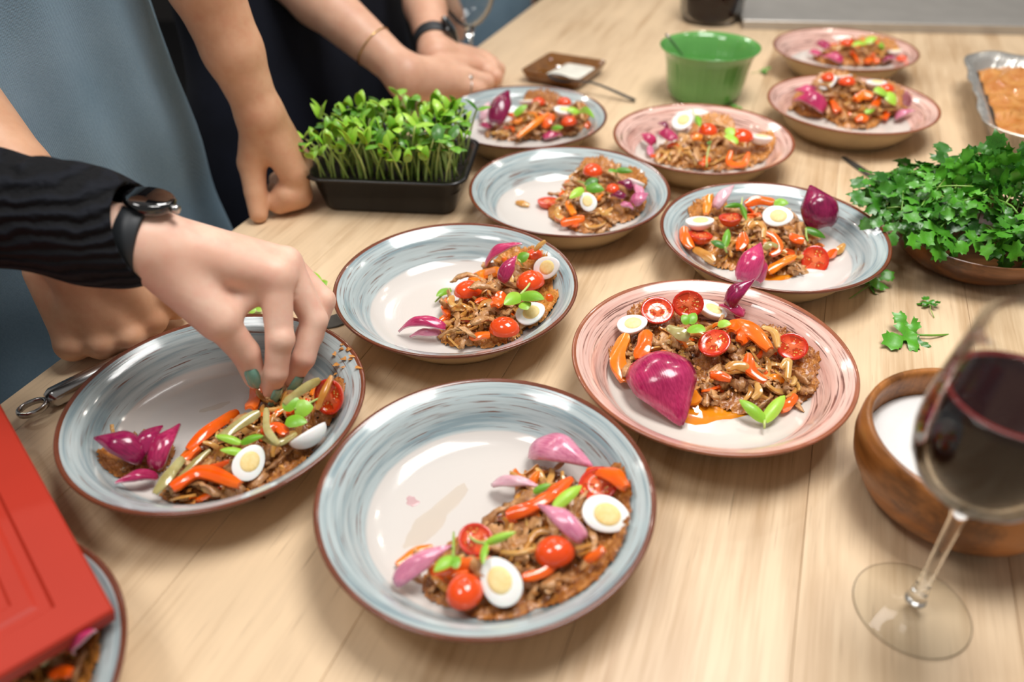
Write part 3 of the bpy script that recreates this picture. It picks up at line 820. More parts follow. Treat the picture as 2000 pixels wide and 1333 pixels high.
NAMES = {'tom': ('cherry tomato half', 'tomato'), 'egg': ('quail egg half', 'egg'), 'pet': ('red onion petal', 'onion'),
         'pep': ('pepper strip', 'pepper'), 'oni': ('onion strip', 'onion'), 'spr': ('sunflower sprout', 'sprout')}
ORD = ['leftmost', 'second', 'third', 'fourth', 'fifth', 'sixth', 'seventh', 'eighth', 'ninth', 'tenth', 'eleventh']
def label_items():
    for key in BOWLS:
        for kind in NAMES:
            L = sorted([i for i in ITEMS if i[0] == key and i[1] == kind], key=lambda i: i[2])
            for n, (_, _, _, o, look) in enumerate(L):
                nm, cat = NAMES[kind]; dl = BOWLS[key][3]
                if len(L) == 1: pre = ''; post = ''
                elif n == 0: pre = 'leftmost '; post = ''
                elif n == len(L)-1: pre = 'rightmost '; post = ''
                else: pre = ORD[n]+' from left: '; post = ''
                tag(o, (pre+look+' '+nm+' in '+dl), cat, nm+'s in '+dl)

# ---- bowl A
pA = Pile('A', [(1085, 1010, .042, .018), (1140, 1050, .040, .018), (1010, 1085, .040, .017), (920, 1095, .030, .014), (975, 1140, .032, .013), (1065, 950, .026, .013), (1090, 1110, .036, .012), (1175, 985, .030, .013), (880, 1130, .022, .009)])
place('A', pA, [
    ('egg', 1184, 1005, 43, 'cam', .010, -25, 'white-and-yellow'), ('egg', 977, 1136, 46, (-.25, -.35, .75), .012, 115, 'upright leaning'),
    ('tom', 1084, 1074, 37, 'down', .014, 'round-side-up'), ('tom', 907, 1152, 38, 'down', .014, 'round-side-up'),
    ('tom', 929, 1054, 33, (-.1, -.3, .8), .010, 'seedy cut-side-up'), ('tom', 1168, 946, 37, (-.2, -.2, .7), .011, 'cut-side-up'),
    ('pet', 1040, 878, 1158, 912, 74, 'onion_pink', .008, .014, dict(roll=.1, cupd=1.0, bend=.16), 'large pink'),
    ('pet', 962, 946, 1056, 952, 30, 'onion_pale', .008, .010, dict(cupd=.9), 'pale pink'),
    ('pet', 1142, 1056, 1050, 985, 46, 'onion_pink', .012, .018, dict(cupd=1.1, bend=.1), 'pointed mauve'),
    ('pet', 770, 1140, 882, 1066, 48, 'onion_pink', .006, .016, dict(cupd=1.0, bend=.1), 'long mauve'),
    ('pep', [(990, 1008), (1050, 985), (1115, 938)], 28, .012, 'pepper', 'long orange-red'), ('pep', [(1150, 922), (1195, 928), (1224, 955)], 30, .012, 'pepper', 'bent orange'),
    ('pep', [(850, 1120), (900, 1105), (960, 1095)], 24, .006, 'pepper', 'short'), ('pep', [(775, 1106), (812, 1082), (846, 1070)], 22, .003, 'pepper_o', 'amber'),
    ('pep', [(1020, 1130), (1060, 1120), (1085, 1100)], 20, .008, 'pepper', 'short'), ('pep', [(1145, 1095), (1165, 1085), (1180, 1070)], 18, .010, 'pepper', 'stubby'),
    ('spr', (1083, 990), [(1136, 950)], None, 26, .018, False, 'single-leaved'), ('spr', (1042, 962), [(1076, 946)], None, 16, .014, True, 'small'),
    ('spr', (885, 1088), [(848, 1118), (893, 1112)], (886, 1040), 26, .019, False, 'two-leaved'), ('spr', (948, 1062), [(1008, 1040), (944, 1104)], (916, 1048), 18, .020, False, 'curled'),
])
fill(pA, 36, 29, 10, 96, 11, 30)
puddle('sauce_smear', 'A', 850, 1010, .034, .010, M['smear'], 'thin orange sauce smear on the nearest grey-blue bowl', 'sauce', 3, .9)
puddle('sauce_pool', 'A', 815, 1092, .014, .008, M['sauce'], 'small orange sauce pool in the nearest grey-blue bowl', 'sauce', 5, .6)
puddle('juice_drop', 'A', 805, 980, .005, .005, M['pinkdrop'], 'pale pink juice drop on the nearest grey-blue bowl', 'drop', 6)
# ---- bowl B
pB = Pile('B', [(520, 850, .045, .016), (440, 880, .040, .014), (570, 800, .038, .018), (380, 930, .030, .010), (610, 790, .032, .018), (540, 890, .030, .012), (270, 890, .030, .006), (470, 930, .028, .008)])
place('B', pB, [
    ('egg', 487, 904, 34, (.35, -.3, .5), .014, 80, 'upright leaning'), ('egg', 600, 846, 36, (-.45, .55, .35), .016, 35, 'white-side-on'),
    ('tom', 641, 776, 33, (-.35, -.6, .35), .016, 'cut-side-out'), ('tom', 288, 855, 20, 'down', .012, 'half-hidden'),
    ('pet', 284, 896, 183, 856, 60, 'onion_dark', .012, .016, dict(cupd=1.2, bend=.15), 'dark purple pointed'), ('pet', 268, 890, 318, 832, 46, 'onion_dark', .014, .022, dict(cupd=1.1), 'dark purple'),
    ('pet', 300, 918, 352, 828, 54, 'onion_mag', .010, .026, dict(cupd=1.1, roll=-.2), 'magenta'), ('pet', 308, 930, 224, 944, 30, 'onion_mag', .006, .006, dict(cupd=1.0), 'flat magenta'),
    ('pep', [(367, 880), (410, 840), (462, 806)], 24, .010, 'pepper', 'long orange'), ('pep', [(335, 955), (393, 922), (470, 948)], 30, .012, 'pepper', 'curled orange'),
    ('pep', [(488, 800), (500, 775), (503, 745)], 28, .012, 'pepper', 'upright'), ('pep', [(355, 905), (370, 890), (390, 874)], 18, .008, 'pepper', 'short'), ('pep', [(510, 848), (540, 835), (560, 850)], 22, .012, 'pepper', 'short'),
    ('oni', [(302, 966), (330, 930), (356, 896)], 22, .012, 'strip_g', 'pale curved'), ('oni', [(425, 862), (460, 835), (506, 806)], 22, .016, 'strip_g', 'pale looped'), ('oni', [(510, 855), (545, 866), (578, 848)], 12, .016, 'strip_g', 'thin pale'),
    ('oni', [(520, 800), (522, 840), (545, 870)], 14, .020, 'strip_g', 'hanging'), ('oni', [(555, 790), (590, 762), (625, 742)], 18, .026, 'strip_g', 'long pinched'), ('oni', [(620, 800), (632, 770), (648, 735)], 14, .026, 'strip', 'amber upright'), ('oni', [(345, 940), (380, 905), (410, 880)], 12, .012, 'strip_g', 'thin pale'),
    ('spr', (575, 800), [(612, 796), (560, 775)], (640, 770), 36, .024, False, 'round-leaved'), ('spr', (558, 822), [(600, 826)], None, 30, .020, False, 'bright single-leaved'),
    ('spr', (470, 865), [(420, 852), (515, 852)], None, 18, .018, False, 'flat'), ('spr', (478, 885), [(430, 880)], None, 18, .016, False, 'half-buried'),
])
fill(pB, 28, 29, 8, 96, 12, 22)
V, Fc = [], []
for u, v in ((655, 690), (668, 684), (682, 688), (674, 700), (660, 704), (684, 704), (690, 698), (668, 712), (652, 712), (676, 678), (700, 722), (640, 730)):
    p = at(u, v, .044); r_ = math.hypot(p[0]-BOWLS['B'][0][0], p[1]-BOWLS['B'][0][1]); z = zfloor(min(r_, .12))+.0012; b0 = len(V)
    for q in rng.normal(0, .0022, (6, 3)): V.append((p[0]+q[0]*1.2, p[1]+q[1]*1.2, z+q[2]*.4))
    Fc += [tuple(b0+i for i in t) for t in ((0, 2, 4), (2, 1, 4), (1, 3, 4), (3, 0, 4), (2, 0, 5), (1, 2, 5), (3, 1, 5), (0, 3, 5))]
world_obj('rim_crumbs', V, Fc, M['crumb'], smooth=False, label='golden crumbs stuck on the rim beside the picking hand', cat='crumbs', kind='stuff')
puddle('sauce_smear', 'B', 420, 795, .012, .004, M['smear'], 'thin orange sauce smear in the bowl under the picking hand', 'sauce', 8, .5)
# ---- bowl C
pC = Pile('C', [(975, 575, .040, .020), (930, 600, .036, .018), (1010, 560, .040, .020), (960, 630, .034, .014), (1040, 540, .036, .018), (1030, 600, .034, .014), (900, 640, .026, .010), (990, 530, .026, .012)])
place('C', pC, [
    ('egg', 1067, 523, 26, (-.45, -.5, .35), .016, 20, 'outward-facing'), ('egg', 1036, 611, 27, (-.1, -.3, .8), .014, 25, 'leaf-topped'),
    ('tom', 914, 564, 26, 'down', .012, 'round-side-up'), ('tom', 1036, 546, 28, 'down', .016, 'round-side-up'), ('tom', 985, 637, 29, 'down', .014, 'round-side-up'), ('tom', 1043, 496, 16, 'down', .012, 'small'),
    ('pet', 952, 518, 1019, 476, 38, 'onion_mag', .012, .034, dict(cupd=1.0), 'pointed magenta'), ('pet', 980, 552, 1009, 500, 34, 'onion_mag', .014, .034, dict(cupd=1.1), 'pointed mauve'),
    ('pet', 872, 640, 778, 648, 30, 'onion_mag', .010, .004, dict(cupd=1.1, bend=.2), 'curved mauve'), ('pet', 862, 652, 800, 658, 22, 'onion_pink', .004, .003, dict(cupd=1.), 'lower mauve'), ('pet', 940, 538, 914, 546, 16, 'onion_pink', .008, .006, dict(), 'half-hidden'),
    ('pep', [(918, 552), (945, 538), (974, 530)], 26, .014, 'pepper_o', 'broad orange'), ('pep', [(966, 600), (975, 588), (980, 572)], 24, .014, 'pepper', 'upright'), ('pep', [(872, 585), (868, 600), (876, 618)], 14, .008, 'pepper', 'edge-lying'),
    ('pep', [(918, 661), (938, 656), (958, 655)], 16, .008, 'pepper', 'low-lying'), ('pep', [(1068, 585), (1073, 582), (1078, 577)], 16, .012, 'pepper', 'stubby'), ('pep', [(860, 628), (868, 622), (878, 618)], 14, .006, 'pepper', 'short'),
    ('oni', [(1044, 490), (1054, 480), (1066, 471)], 10, .022, 'strip', 'upright amber'), ('oni', [(884, 580), (880, 590), (888, 600)], 14, .014, 'strip', 'amber'),
    ('spr', (880, 564), [(852, 580)], (850, 590), 18, .010, False, 'loose'), ('spr', (1017, 575), [(984, 596), (1063, 586)], (1038, 545), 28, .026, False, 'broad-leaved'), ('spr', (1022, 590), [(1030, 606)], None, 26, .026, False, 'small-leaved'), ('spr', (1012, 508), [(1034, 496)], (1022, 520), 22, .020, True, 'dark'),
])
fill(pC, 34, 35, 10, 144, 13, 30)
# ---- bowl D
pD = Pile('D', [(1330, 660, .046, .020), (1400, 680, .046, .021), (1470, 690, .046, .020), (1290, 650, .036, .017), (1520, 720, .036, .014), (1260, 690, .030, .014), (1450, 740, .040, .014), (1540, 750, .026, .009), (1370, 730, .034, .014), (1230, 700, .022, .010)])
place('D', pD, [
    ('egg', 1235, 632, 27, (-.1, -.05, .8), .015, 10, 'boat-shaped'), ('egg', 1393, 603, 27, (.25, .1, .7), .016, -30, 'tilted'),
    ('tom', 1284, 606, 30, (.05, -.3, .7), .014, 'seedy cut-side-up', 10), ('tom', 1344, 594, 28, (-.1, -.6, .4), .018, 'upright cut-side-out', 0), ('tom', 1395, 669, 30, (-.2, -.15, .8), .016, 'cut-side-up', 30), ('tom', 1547, 677, 28, (-.15, -.4, .6), .013, 'oval cut-side-up', -20),
    ('pet', 1268, 700, 1332, 832, 128, 'onion_mag', .012, .004, dict(cupd=.85, bend=.14, blunt=.45, upv=(-.1, -.35, .9)), 'huge magenta'), ('pet', 1420, 600, 1474, 546, 40, 'onion_dark', .018, .026, dict(cupd=1.2), 'curled purple'), ('pet', 1454, 617, 1404, 596, 30, 'onion_mag', .012, .018, dict(cupd=1.1), 'small mauve'), ('pet', 1436, 622, 1456, 604, 22, 'onion_mag', .012, .014, dict(cupd=1.1), 'crumpled'),
    ('pep', [(1428, 650), (1440, 632), (1470, 648), (1504, 684)], 30, .016, 'pepper', 'arched orange'), ('pep', [(1462, 694), (1466, 724), (1496, 746)], 22, .015, 'pepper', 'curved'), ('pep', [(1222, 656), (1206, 700), (1220, 748)], 30, .008, 'pepper_o', 'long rim-side'),
    ('pep', [(1262, 650), (1258, 675), (1248, 704)], 30, .012, 'pepper', 'broad red-orange'), ('pep', [(1318, 700), (1330, 715), (1348, 727)], 20, .013, 'pepper', 'short'), ('pep', [(1386, 732), (1406, 735), (1428, 742)], 18, .013, 'pepper', 'short'), ('pep', [(1524, 802), (1540, 790), (1554, 772)], 20, .006, 'pepper', 'low-lying'),
    ('pep', [(1285, 698), (1300, 695), (1318, 708)], 22, .012, 'pepper', 'half-hidden'), ('pep', [(1338, 775), (1350, 780), (1366, 770)], 30, .006, 'pepper_o', 'flat amber'), ('pep', [(1445, 670), (1455, 655), (1470, 660)], 26, .012, 'pepper', 'inner'),
    ('oni', [(1305, 640), (1328, 652), (1345, 662)], 24, .018, 'strip_g', 'pale plump'), ('oni', [(1418, 722), (1436, 714), (1462, 720)], 20, .016, 'strip', 'golden'), ('oni', [(1525, 720), (1540, 705), (1538, 740)], 14, .016, 'strip', 'looped golden'), ('oni', [(1470, 780), (1482, 766), (1478, 750)], 14, .012, 'strip', 'upright golden'), ('oni', [(1490, 640), (1512, 650), (1520, 680)], 14, .016, 'strip', 'thin golden'),
    ('spr', (1346, 632), [(1332, 616), (1358, 612)], None, 22, .026, False, 'small-leaved'), ('spr', (1345, 640), [(1378, 648)], None, 32, .026, False, 'round-leaved'), ('spr', (1402, 632), [(1428, 634)], None, 20, .020, False, 'square-looking'), ('spr', (1494, 822), [(1444, 782), (1532, 774)], (1493, 838), 26, .008, False, 'large two-leaved'),
])
fill(pD, 50, 45, 12, 176, 14, 34)
puddle('sauce_pool', 'D', 1394, 798, .036, .017, M['sauce'], 'glossy orange sauce pool in the nearest pink bowl', 'sauce', 4, .1)
# ---- bowl E
pE = Pile('E', [(1450, 450, .046, .021), (1500, 440, .044, .022), (1410, 460, .040, .018), (1540, 450, .036, .017), (1480, 480, .040, .018), (1390, 430, .034, .016), (1560, 480, .026, .010), (1420, 490, .030, .012), (1525, 505, .026, .010)])
place('E', pE, [
    ('egg', 1519, 422, 26, 'cam', .016, -10, 'yolk-side-up'), ('egg', 1367, 431, 25, (.0, .25, .8), .016, 5, 'white boat-shaped'),
    ('tom', 1427, 424, 23, (0, .3, .8), .016, 'red side-on'), ('tom', 1368, 458, 24, (.1, .3, .7), .013, 'red side-on'), ('tom', 1592, 508, 27, (-.1, -.45, .5), .008, 'cut-side-out'),
    ('pet', 1608, 448, 1582, 362, 72, 'onion_dark', .018, .042, dict(cupd=1.1, bend=.14, upv=(-.1, -.7, .6)), 'big upright dark'), ('pet', 1450, 552, 1486, 474, 50, 'onion_mag', .008, .030, dict(cupd=1.1, upv=(-.2, -.7, .6)), 'tall magenta'), ('pet', 1478, 552, 1482, 496, 34, 'onion_mag', .006, .022, dict(cupd=1.1, upv=(.5, -.6, .5)), 'overlapping magenta'), ('pet', 1396, 408, 1434, 362, 26, 'onion_pale', .014, .032, dict(cupd=1.), 'pale pointed'),
    ('pep', [(1379, 420), (1382, 402), (1385, 382)], 16, .016, 'pepper_o', 'upright'), ('pep', [(1336, 446), (1338, 465), (1352, 486)], 20, .010, 'pepper', 'rim-side'), ('pep', [(1454, 400), (1480, 392), (1512, 396)], 18, .014, 'pepper', 'rear'), ('pep', [(1444, 490), (1450, 474), (1452, 458)], 22, .014, 'pepper', 'upright'),
    ('pep', [(1496, 456), (1512, 464), (1520, 486), (1505, 500)], 18, .016, 'pepper', 'curled'), ('pep', [(1500, 532), (1525, 515), (1552, 502)], 18, .008, 'pepper_o', 'amber'), ('pep', [(1612, 502), (1622, 498), (1632, 490)], 16, .006, 'pepper', 'stubby'), ('pep', [(1545, 460), (1556, 468), (1570, 470)], 18, .014, 'pepper', 'short'),
    ('oni', [(1462, 446), (1478, 436), (1492, 446), (1490, 466)], 12, .018, 'strip', 'ring-shaped'), ('oni', [(1355, 486), (1375, 497), (1396, 512)], 18, .010, 'strip', 'low golden'), ('oni', [(1632, 496), (1640, 488), (1648, 478)], 14, .004, 'strip', 'loose amber'), ('oni', [(1492, 486), (1505, 478), (1518, 482)], 16, .018, 'strip_g', 'pale'),
    ('spr', (1416, 482), [(1422, 448), (1388, 472)], (1420, 494), 16, .018, True, 'two-leaved'), ('spr', (1448, 400), [(1414, 405), (1458, 432)], (1450, 386), 12, .022, True, 'narrow-leaved'), ('spr', (1512, 395), [(1540, 398)], None, 20, .022, False, 'bright'), ('spr', (1574, 446), [(1612, 466)], (1578, 472), 18, .014, True, 'sideways'),
])
fill(pE, 36, 35, 10, 112, 15, 30)
puddle('sauce_pool', 'E', 1530, 530, .034, .012, M['sauce'], 'orange sauce pool in the grey-blue bowl beside the parsley', 'sauce', 9, .35)
# ---- bowl F
pF = Pile('F', [(1150, 385, .042, .022), (1190, 370, .040, .022), (1120, 400, .034, .018), (1160, 350, .034, .018), (1210, 400, .034, .014), (1150, 420, .034, .012), (1230, 370, .028, .014)])
place('F', pF, [
    ('egg', 1148, 394, 19, (-.4, -.4, .5), .018, 100, 'upright leaning'), ('egg', 1243, 354, 16, (.3, .5, .5), .016, 0, 'half-hidden'),
    ('tom', 1158, 331, 20, 'down', .018, 'round whole-looking'), ('tom', 1071, 392, 20, (0, .25, .8), .008, 'lone wedge-like', 0), ('tom', 1197, 367, 14, 'down', .018, 'small'),
    ('pet', 1236, 368, 1206, 356, 26, 'onion_dark', .016, .018, dict(cupd=1.1), 'dark purple'), ('pet', 1222, 386, 1192, 382, 22, 'onion_dark', .016, .014, dict(cupd=1.1), 'purple'), ('pet', 1236, 400, 1266, 378, 32, 'onion_pink', .010, .014, dict(cupd=1.), 'large pink'), ('pet', 1212, 398, 1238, 408, 18, 'onion_pink', .010, .008, dict(), 'small pink'), ('pet', 1254, 386, 1238, 360, 20, 'onion_pink', .012, .018, dict(), 'upright pink'),
    ('pep', [(1096, 438), (1118, 432), (1142, 426)], 16, .008, 'pepper', 'low orange'), ('pep', [(1086, 415), (1090, 424), (1104, 430)], 14, .010, 'pepper', 'bent'), ('pep', [(1108, 395), (1114, 408), (1122, 420)], 14, .012, 'pepper_o', 'amber'), ('pep', [(1100, 365), (1106, 362), (1110, 356)], 12, .014, 'pepper', 'stubby'),
    ('oni', [(1170, 408), (1180, 416), (1195, 408)], 10, .014, 'strip', 'golden looped'), ('oni', [(1092, 405), (1088, 420), (1100, 428)], 12, .012, 'strip', 'golden bent'), ('oni', [(1008, 396), (1022, 398), (1034, 402)], 12, .002, 'strip', 'lone golden'),
    ('spr', (1145, 364), [(1180, 372), (1168, 350)], (1128, 354), 22, .026, True, 'dark'), ('spr', (1140, 368), [(1112, 388)], None, 18, .022, False, 'bright'), ('spr', (1204, 332), [(1188, 336), (1236, 336)], (1204, 344), 14, .022, True, 'rear two-leaved'),
])
fill(pF, 28, 27, 6, 80, 16, 24)
# ---- bowl G
pG = Pile('G', [(1040, 235, .044, .024), (1080, 230, .044, .024), (1000, 245, .036, .016), (1110, 235, .036, .018), (1060, 210, .034, .018)])
place('G', pG, [
    ('egg', 1028, 196, 14, (0, .4, .6), .016, 0, 'rear white'), ('egg', 1102, 214, 18, (.1, .1, .8), .016, -10, 'leaf-topped'),
    ('tom', 1052, 198, 14, 'down', .018, 'orange'), ('tom', 1102, 198, 14, 'down', .016, 'red'), ('tom', 1112, 236, 16, 'down', .016, 'orange-red'),
    ('pet', 966, 244, 994, 176, 42, 'onion_dark', .012, .050, dict(cupd=1., upv=(-.2, -.8, .4)), 'tall dark'), ('pet', 942, 236, 956, 198, 18, 'onion_pale', .008, .020, dict(), 'pale'), ('pet', 960, 250, 934, 246, 20, 'onion_mag', .008, .006, dict(), 'small magenta'), ('pet', 1060, 270, 1098, 264, 22, 'onion_mag', .006, .006, dict(), 'low magenta'),
    ('pep', [(1010, 268), (1040, 245), (1072, 222)], 12, .014, 'pepper_o', 'long orange'), ('pep', [(1062, 250), (1070, 238), (1080, 226)], 18, .014, 'pepper', 'broad'), ('pep', [(1144, 250), (1148, 244), (1152, 240)], 12, .008, 'pepper', 'stubby'), ('pep', [(1020, 232), (1010, 238), (1004, 236)], 10, .012, 'pepper_o', 'short'),
    ('spr', (1004, 224), [(1030, 206)], None, 16, .022, False, 'broad'), ('spr', (1130, 218), [(1106, 214), (1160, 234)], None, 16, .020, False, 'two-leaved'), ('spr', (1078, 250), [(1100, 250)], None, 12, .018, True, 'dark'),
])
fill(pG, 17, 27, 10, 48, 17, 24)
# ---- bowl H
pH = Pile('H', [(1370, 290, .046, .020), (1420, 290, .046, .020), (1330, 290, .038, .017), (1460, 290, .038, .016), (1390, 260, .038, .018), (1480, 290, .024, .012), (1310, 300, .026, .010)])
place('H', pH, [
    ('egg', 1334, 235, 21, (-.1, -.3, .6), .022, 35, 'yolk-side-out'), ('egg', 1486, 266, 21, (.1, .3, .6), .018, -35, 'white'),
    ('tom', 1383, 252, 19, 'down', .022, 'round'), ('tom', 1448, 264, 22, 'down', .020, 'red'),
    ('pet', 1278, 284, 1252, 262, 28, 'onion_mag', .010, .012, dict(cupd=1.1), 'magenta'), ('pet', 1318, 276, 1282, 264, 30, 'onion_mag', .014, .016, dict(cupd=1.1), 'plump mauve'), ('pet', 1304, 254, 1286, 240, 20, 'onion_dark', .012, .020, dict(cupd=1.1), 'dark'), ('pet', 1270, 304, 1268, 284, 14, 'onion_pink', .006, .006, dict(), 'low pink'),
    ('pep', [(1428, 296), (1424, 318), (1450, 322), (1462, 300)], 14, .016, 'pepper', 'C-shaped orange'), ('pep', [(1368, 322), (1378, 314), (1384, 306)], 16, .012, 'pepper', 'short'), ('pep', [(1352, 272), (1362, 268), (1372, 270)], 12, .016, 'pepper_o', 'small'),
    ('spr', (1360, 228), [(1368, 250)], (1352, 214), 16, .026, False, 'rear'), ('spr', (1420, 262), [(1434, 252), (1440, 282)], None, 22, .026, False, 'bright double'), ('spr', (1388, 276), [(1382, 282)], (1380, 326), 8, .020, True, 'long-stemmed'),
])
fill(pH, 24, 29, 6, 64, 18, 28)
# ---- bowl I
pI = Pile('I', [(1650, 190, .046, .034), (1690, 195, .046, .030), (1630, 175, .040, .034), (1720, 195, .040, .026), (1670, 220, .040, .018), (1745, 205, .032, .018), (1590, 205, .036, .014)])
place('I', pI, [
    ('egg', 1616, 160, 16, (-.3, -.4, .5), .014, 30, 'front-facing'), ('egg', 1648, 148, 14, (0, .4, .6), .014, 0, 'rear white'), ('egg', 1712, 160, 18, (.1, .2, .7), .012, 0, 'split'),
    ('tom', 1618, 150, 14, 'down', .016, 'topmost'), ('tom', 1655, 158, 15, 'down', .014, 'brownish-red'), ('tom', 1732, 172, 14, 'down', .014, 'small'),
    ('pet', 1612, 218, 1548, 196, 48, 'onion_mag', .012, .012, dict(cupd=1.1, bend=.2), 'big magenta'), ('pet', 1590, 186, 1552, 176, 30, 'onion_mag', .014, .018, dict(cupd=1.1), 'magenta'), ('pet', 1584, 178, 1592, 166, 20, 'onion_dark', .016, .024, dict(), 'dark'), ('pet', 1748, 232, 1786, 216, 26, 'onion_pink', .006, .008, dict(), 'pale pink'), ('pet', 1770, 208, 1768, 178, 20, 'onion_mag', .008, .020, dict(), 'upright mauve'),
    ('pep', [(1624, 198), (1630, 206), (1634, 220)], 12, .012, 'pepper', 'small'), ('pep', [(1670, 196), (1686, 186), (1704, 190)], 18, .014, 'pepper_o', 'broad orange'), ('pep', [(1704, 210), (1712, 200), (1716, 190)], 14, .012, 'pepper', 'upright'), ('pep', [(1670, 234), (1682, 230), (1694, 234)], 16, .008, 'pepper', 'low'), ('pep', [(1728, 234), (1732, 224), (1736, 214)], 12, .008, 'pepper', 'thin'),
    ('spr', (1732, 180), [(1748, 206), (1706, 178)], None, 26, .022, False, 'bright'), ('spr', (1690, 220), [(1708, 212)], None, 12, .014, False, 'small'),
])
fill(pI, 18, 29, 8, 48, 19, 28)
# ---- bowl J
pJ = Pile('J', [(1660, 100, .044, .022), (1690, 100, .044, .024), (1630, 105, .038, .016), (1720, 105, .036, .018)])
place('J', pJ, [
    ('egg', 1750, 98, 14, (0, .3, .7), .014, 30, 'white'), ('tom', 1655, 82, 13, 'down', .016, 'red'), ('tom', 1762, 114, 10, 'down', .006, 'small'),
    ('pet', 1618, 96, 1590, 88, 22, 'onion_mag', .012, .014, dict(cupd=1.1), 'magenta'), ('pet', 1602, 108, 1576, 104, 20, 'onion_mag', .006, .006, dict(), 'left-lying'), ('pet', 1646, 122, 1606, 110, 26, 'onion_mag', .008, .010, dict(cupd=1.1), 'front magenta'), ('pet', 1724, 120, 1752, 114, 20, 'onion_dark', .008, .008, dict(), 'dark'),
    ('pep', [(1662, 100), (1670, 108), (1676, 122)], 12, .012, 'pepper', 'curved'), ('pep', [(1690, 122), (1704, 116), (1718, 120)], 14, .008, 'pepper', 'low'),
    ('spr', (1690, 82), [(1664, 90), (1712, 74)], None, 16, .022, False, 'bright double'), ('spr', (1718, 84), [(1726, 96)], None, 10, .018, False, 'small'),
])
fill(pJ, 14, 24, 8, 32, 20, 22)
# ---- bowl K, mostly under the lid
pK = Pile('K', [(60, 1290, .05, .012), (130, 1270, .04, .012), (0, 1310, .04, .012)])
place('K', pK, [
    ('pet', 150, 1270, 186, 1232, 40, 'onion_mag', .008, .016, dict(cupd=1.1), 'magenta'), ('pet', 70, 1290, 110, 1262, 34, 'onion_pink', .010, .014, dict(), 'pink'),
    ('oni', [(80, 1300), (100, 1270), (112, 1250)], 18, .016, 'strip_g', 'pale'), ('pep', [(100, 1320), (120, 1312), (140, 1316)], 24, .010, 'pepper', 'orange'),
    ('spr', (60, 1300), [(30, 1280), (64, 1270)], None, 26, .020, False, 'bright'),
])
fill(pK, 10, 16, 6, 32, 21, 20)
label_items()

# ------------------------------------------------------------------ tableware and props
def rrect(a, b, rad, z, n=8):
    """rounded rectangle ring, counter-clockwise"""
    out = []
    for cx, cy, a0 in ((a-rad, b-rad, 0), (-(a-rad), b-rad, 90), (-(a-rad), -(b-rad), 180), (a-rad, -(b-rad), 270)):
        for k in range(n+1):
            t = math.radians(a0+90*k/n); out.append((cx+rad*math.cos(t), cy+rad*math.sin(t), z))
    return out
def loft(rings, cap0=True, cap1=True):
    V = [p for r in rings for p in r]; n = len(rings[0]); Fc = []
    for i in range(len(rings)-1):
        for k in range(n):
            j = (k+1) % n; Fc.append((i*n+k, i*n+j, (i+1)*n+j, (i+1)*n+k))
    if cap0: Fc.append(tuple(reversed(range(n))))
    if cap1: Fc.append(tuple(range((len(rings)-1)*n, len(rings)*n)))
    return V, Fc
# ---- tray of sunflower microgreens
bl, br = at(640, 411, 0), at(880, 421, 0); tx = nrm(br-bl); ty = np.array([-tx[1], tx[0], 0])
tc = (bl+br)/2+ty*.058
tray = empty('seedling_tray', tc, 'black plastic tray packed with green sunflower sprouts', 'tray', rz=math.atan2(tx[1], tx[0]))
V, Fc = loft([rrect(.083, .056, .016, 0), rrect(.087, .060, .018, .004), rrect(.098, .068, .022, .047), rrect(.106, .075, .026, .049), rrect(.106, .075, .026, .0515),
              rrect(.097, .067, .021, .0515), rrect(.093, .063, .02, .030)], True, True)
link('tray_body', mesh('tray_body', V, Fc, True, [M['blackplastic']]), tray)
V, Fc = loft([rrect(.0945, .0645, .02, .031), rrect(.0945, .0645, .02, .038)], False, True)
link('growing_soil', mesh('growing_soil', V, Fc, False, [M['soil']]), tray, kind='stuff')
def green_proto(h, lean, hull, seed, closed):
    g = np.random.default_rng(seed); e = empty('microgreen_sprout', (0, 0, 0))
    P = spline([(0, 0, 0), (lean*.25, .002*g.normal(), h*.5), (lean, .004*g.normal(), h*.93), (lean*1.35, 0, h)], 8)
    link('stem', mesh('stem', *tube(P, [.0017, .0017, .0016, .0016, .0015, .0014, .0013, .0011], 6), True, [M['stem']]), e)
    J = P[-1]; me = ME['leaf_d' if seed % 4 == 1 else 'leaf']
    for sgn in (1, -1):
        L = g.uniform(.020, .028); W_ = L*g.uniform(.58, .75); el_ = math.radians(62 if closed else g.uniform(0, 45)); az = g.uniform(-.4, .4)+(0 if sgn > 0 else math.pi)
        d = np.array([math.cos(el_)*math.cos(az), math.cos(el_)*math.sin(az), math.sin(el_)])
        mw = frame(J, J+d, (0, 0, 1) if el_ < 1 else (-sgn, 0, .3)) @ Matrix.Diagonal((L, W_, L*.8, 1)); link('leaf', me, e, mw)
    if hull:
        V, Fc = lathe([(0, -.0065), (.0022, -.004), (.0031, 0), (.0022, .004), (0, .0062)], 10)
        link('seed_hull', mesh('seed_hull', [(x, y*.6, z) for x, y, z in V], Fc, True, [M['hull']]), e, Matrix.Translation(J+np.array([.005, .001, .008])) @ Matrix.Rotation(g.uniform(-1, 1), 4, 'Y') @ Matrix.Rotation(g.uniform(0, 3), 4, 'Z'))
    return e
protos = [green_proto(h, l, u, i+1, c) for i, (h, l, u, c) in enumerate([(.078, .006, 0, 0), (.070, .012, 0, 1), (.086, .004, 0, 0), (.064, .016, 1, 1), (.074, .008, 1, 0), (.058, .018, 0, 0), (.082, .010, 1, 1)])]
tmw = Matrix.Translation(tc) @ Matrix.Rotation(math.atan2(tx[1], tx[0]), 4, 'Z')
GR = random.Random(5); first = [True]*len(protos)
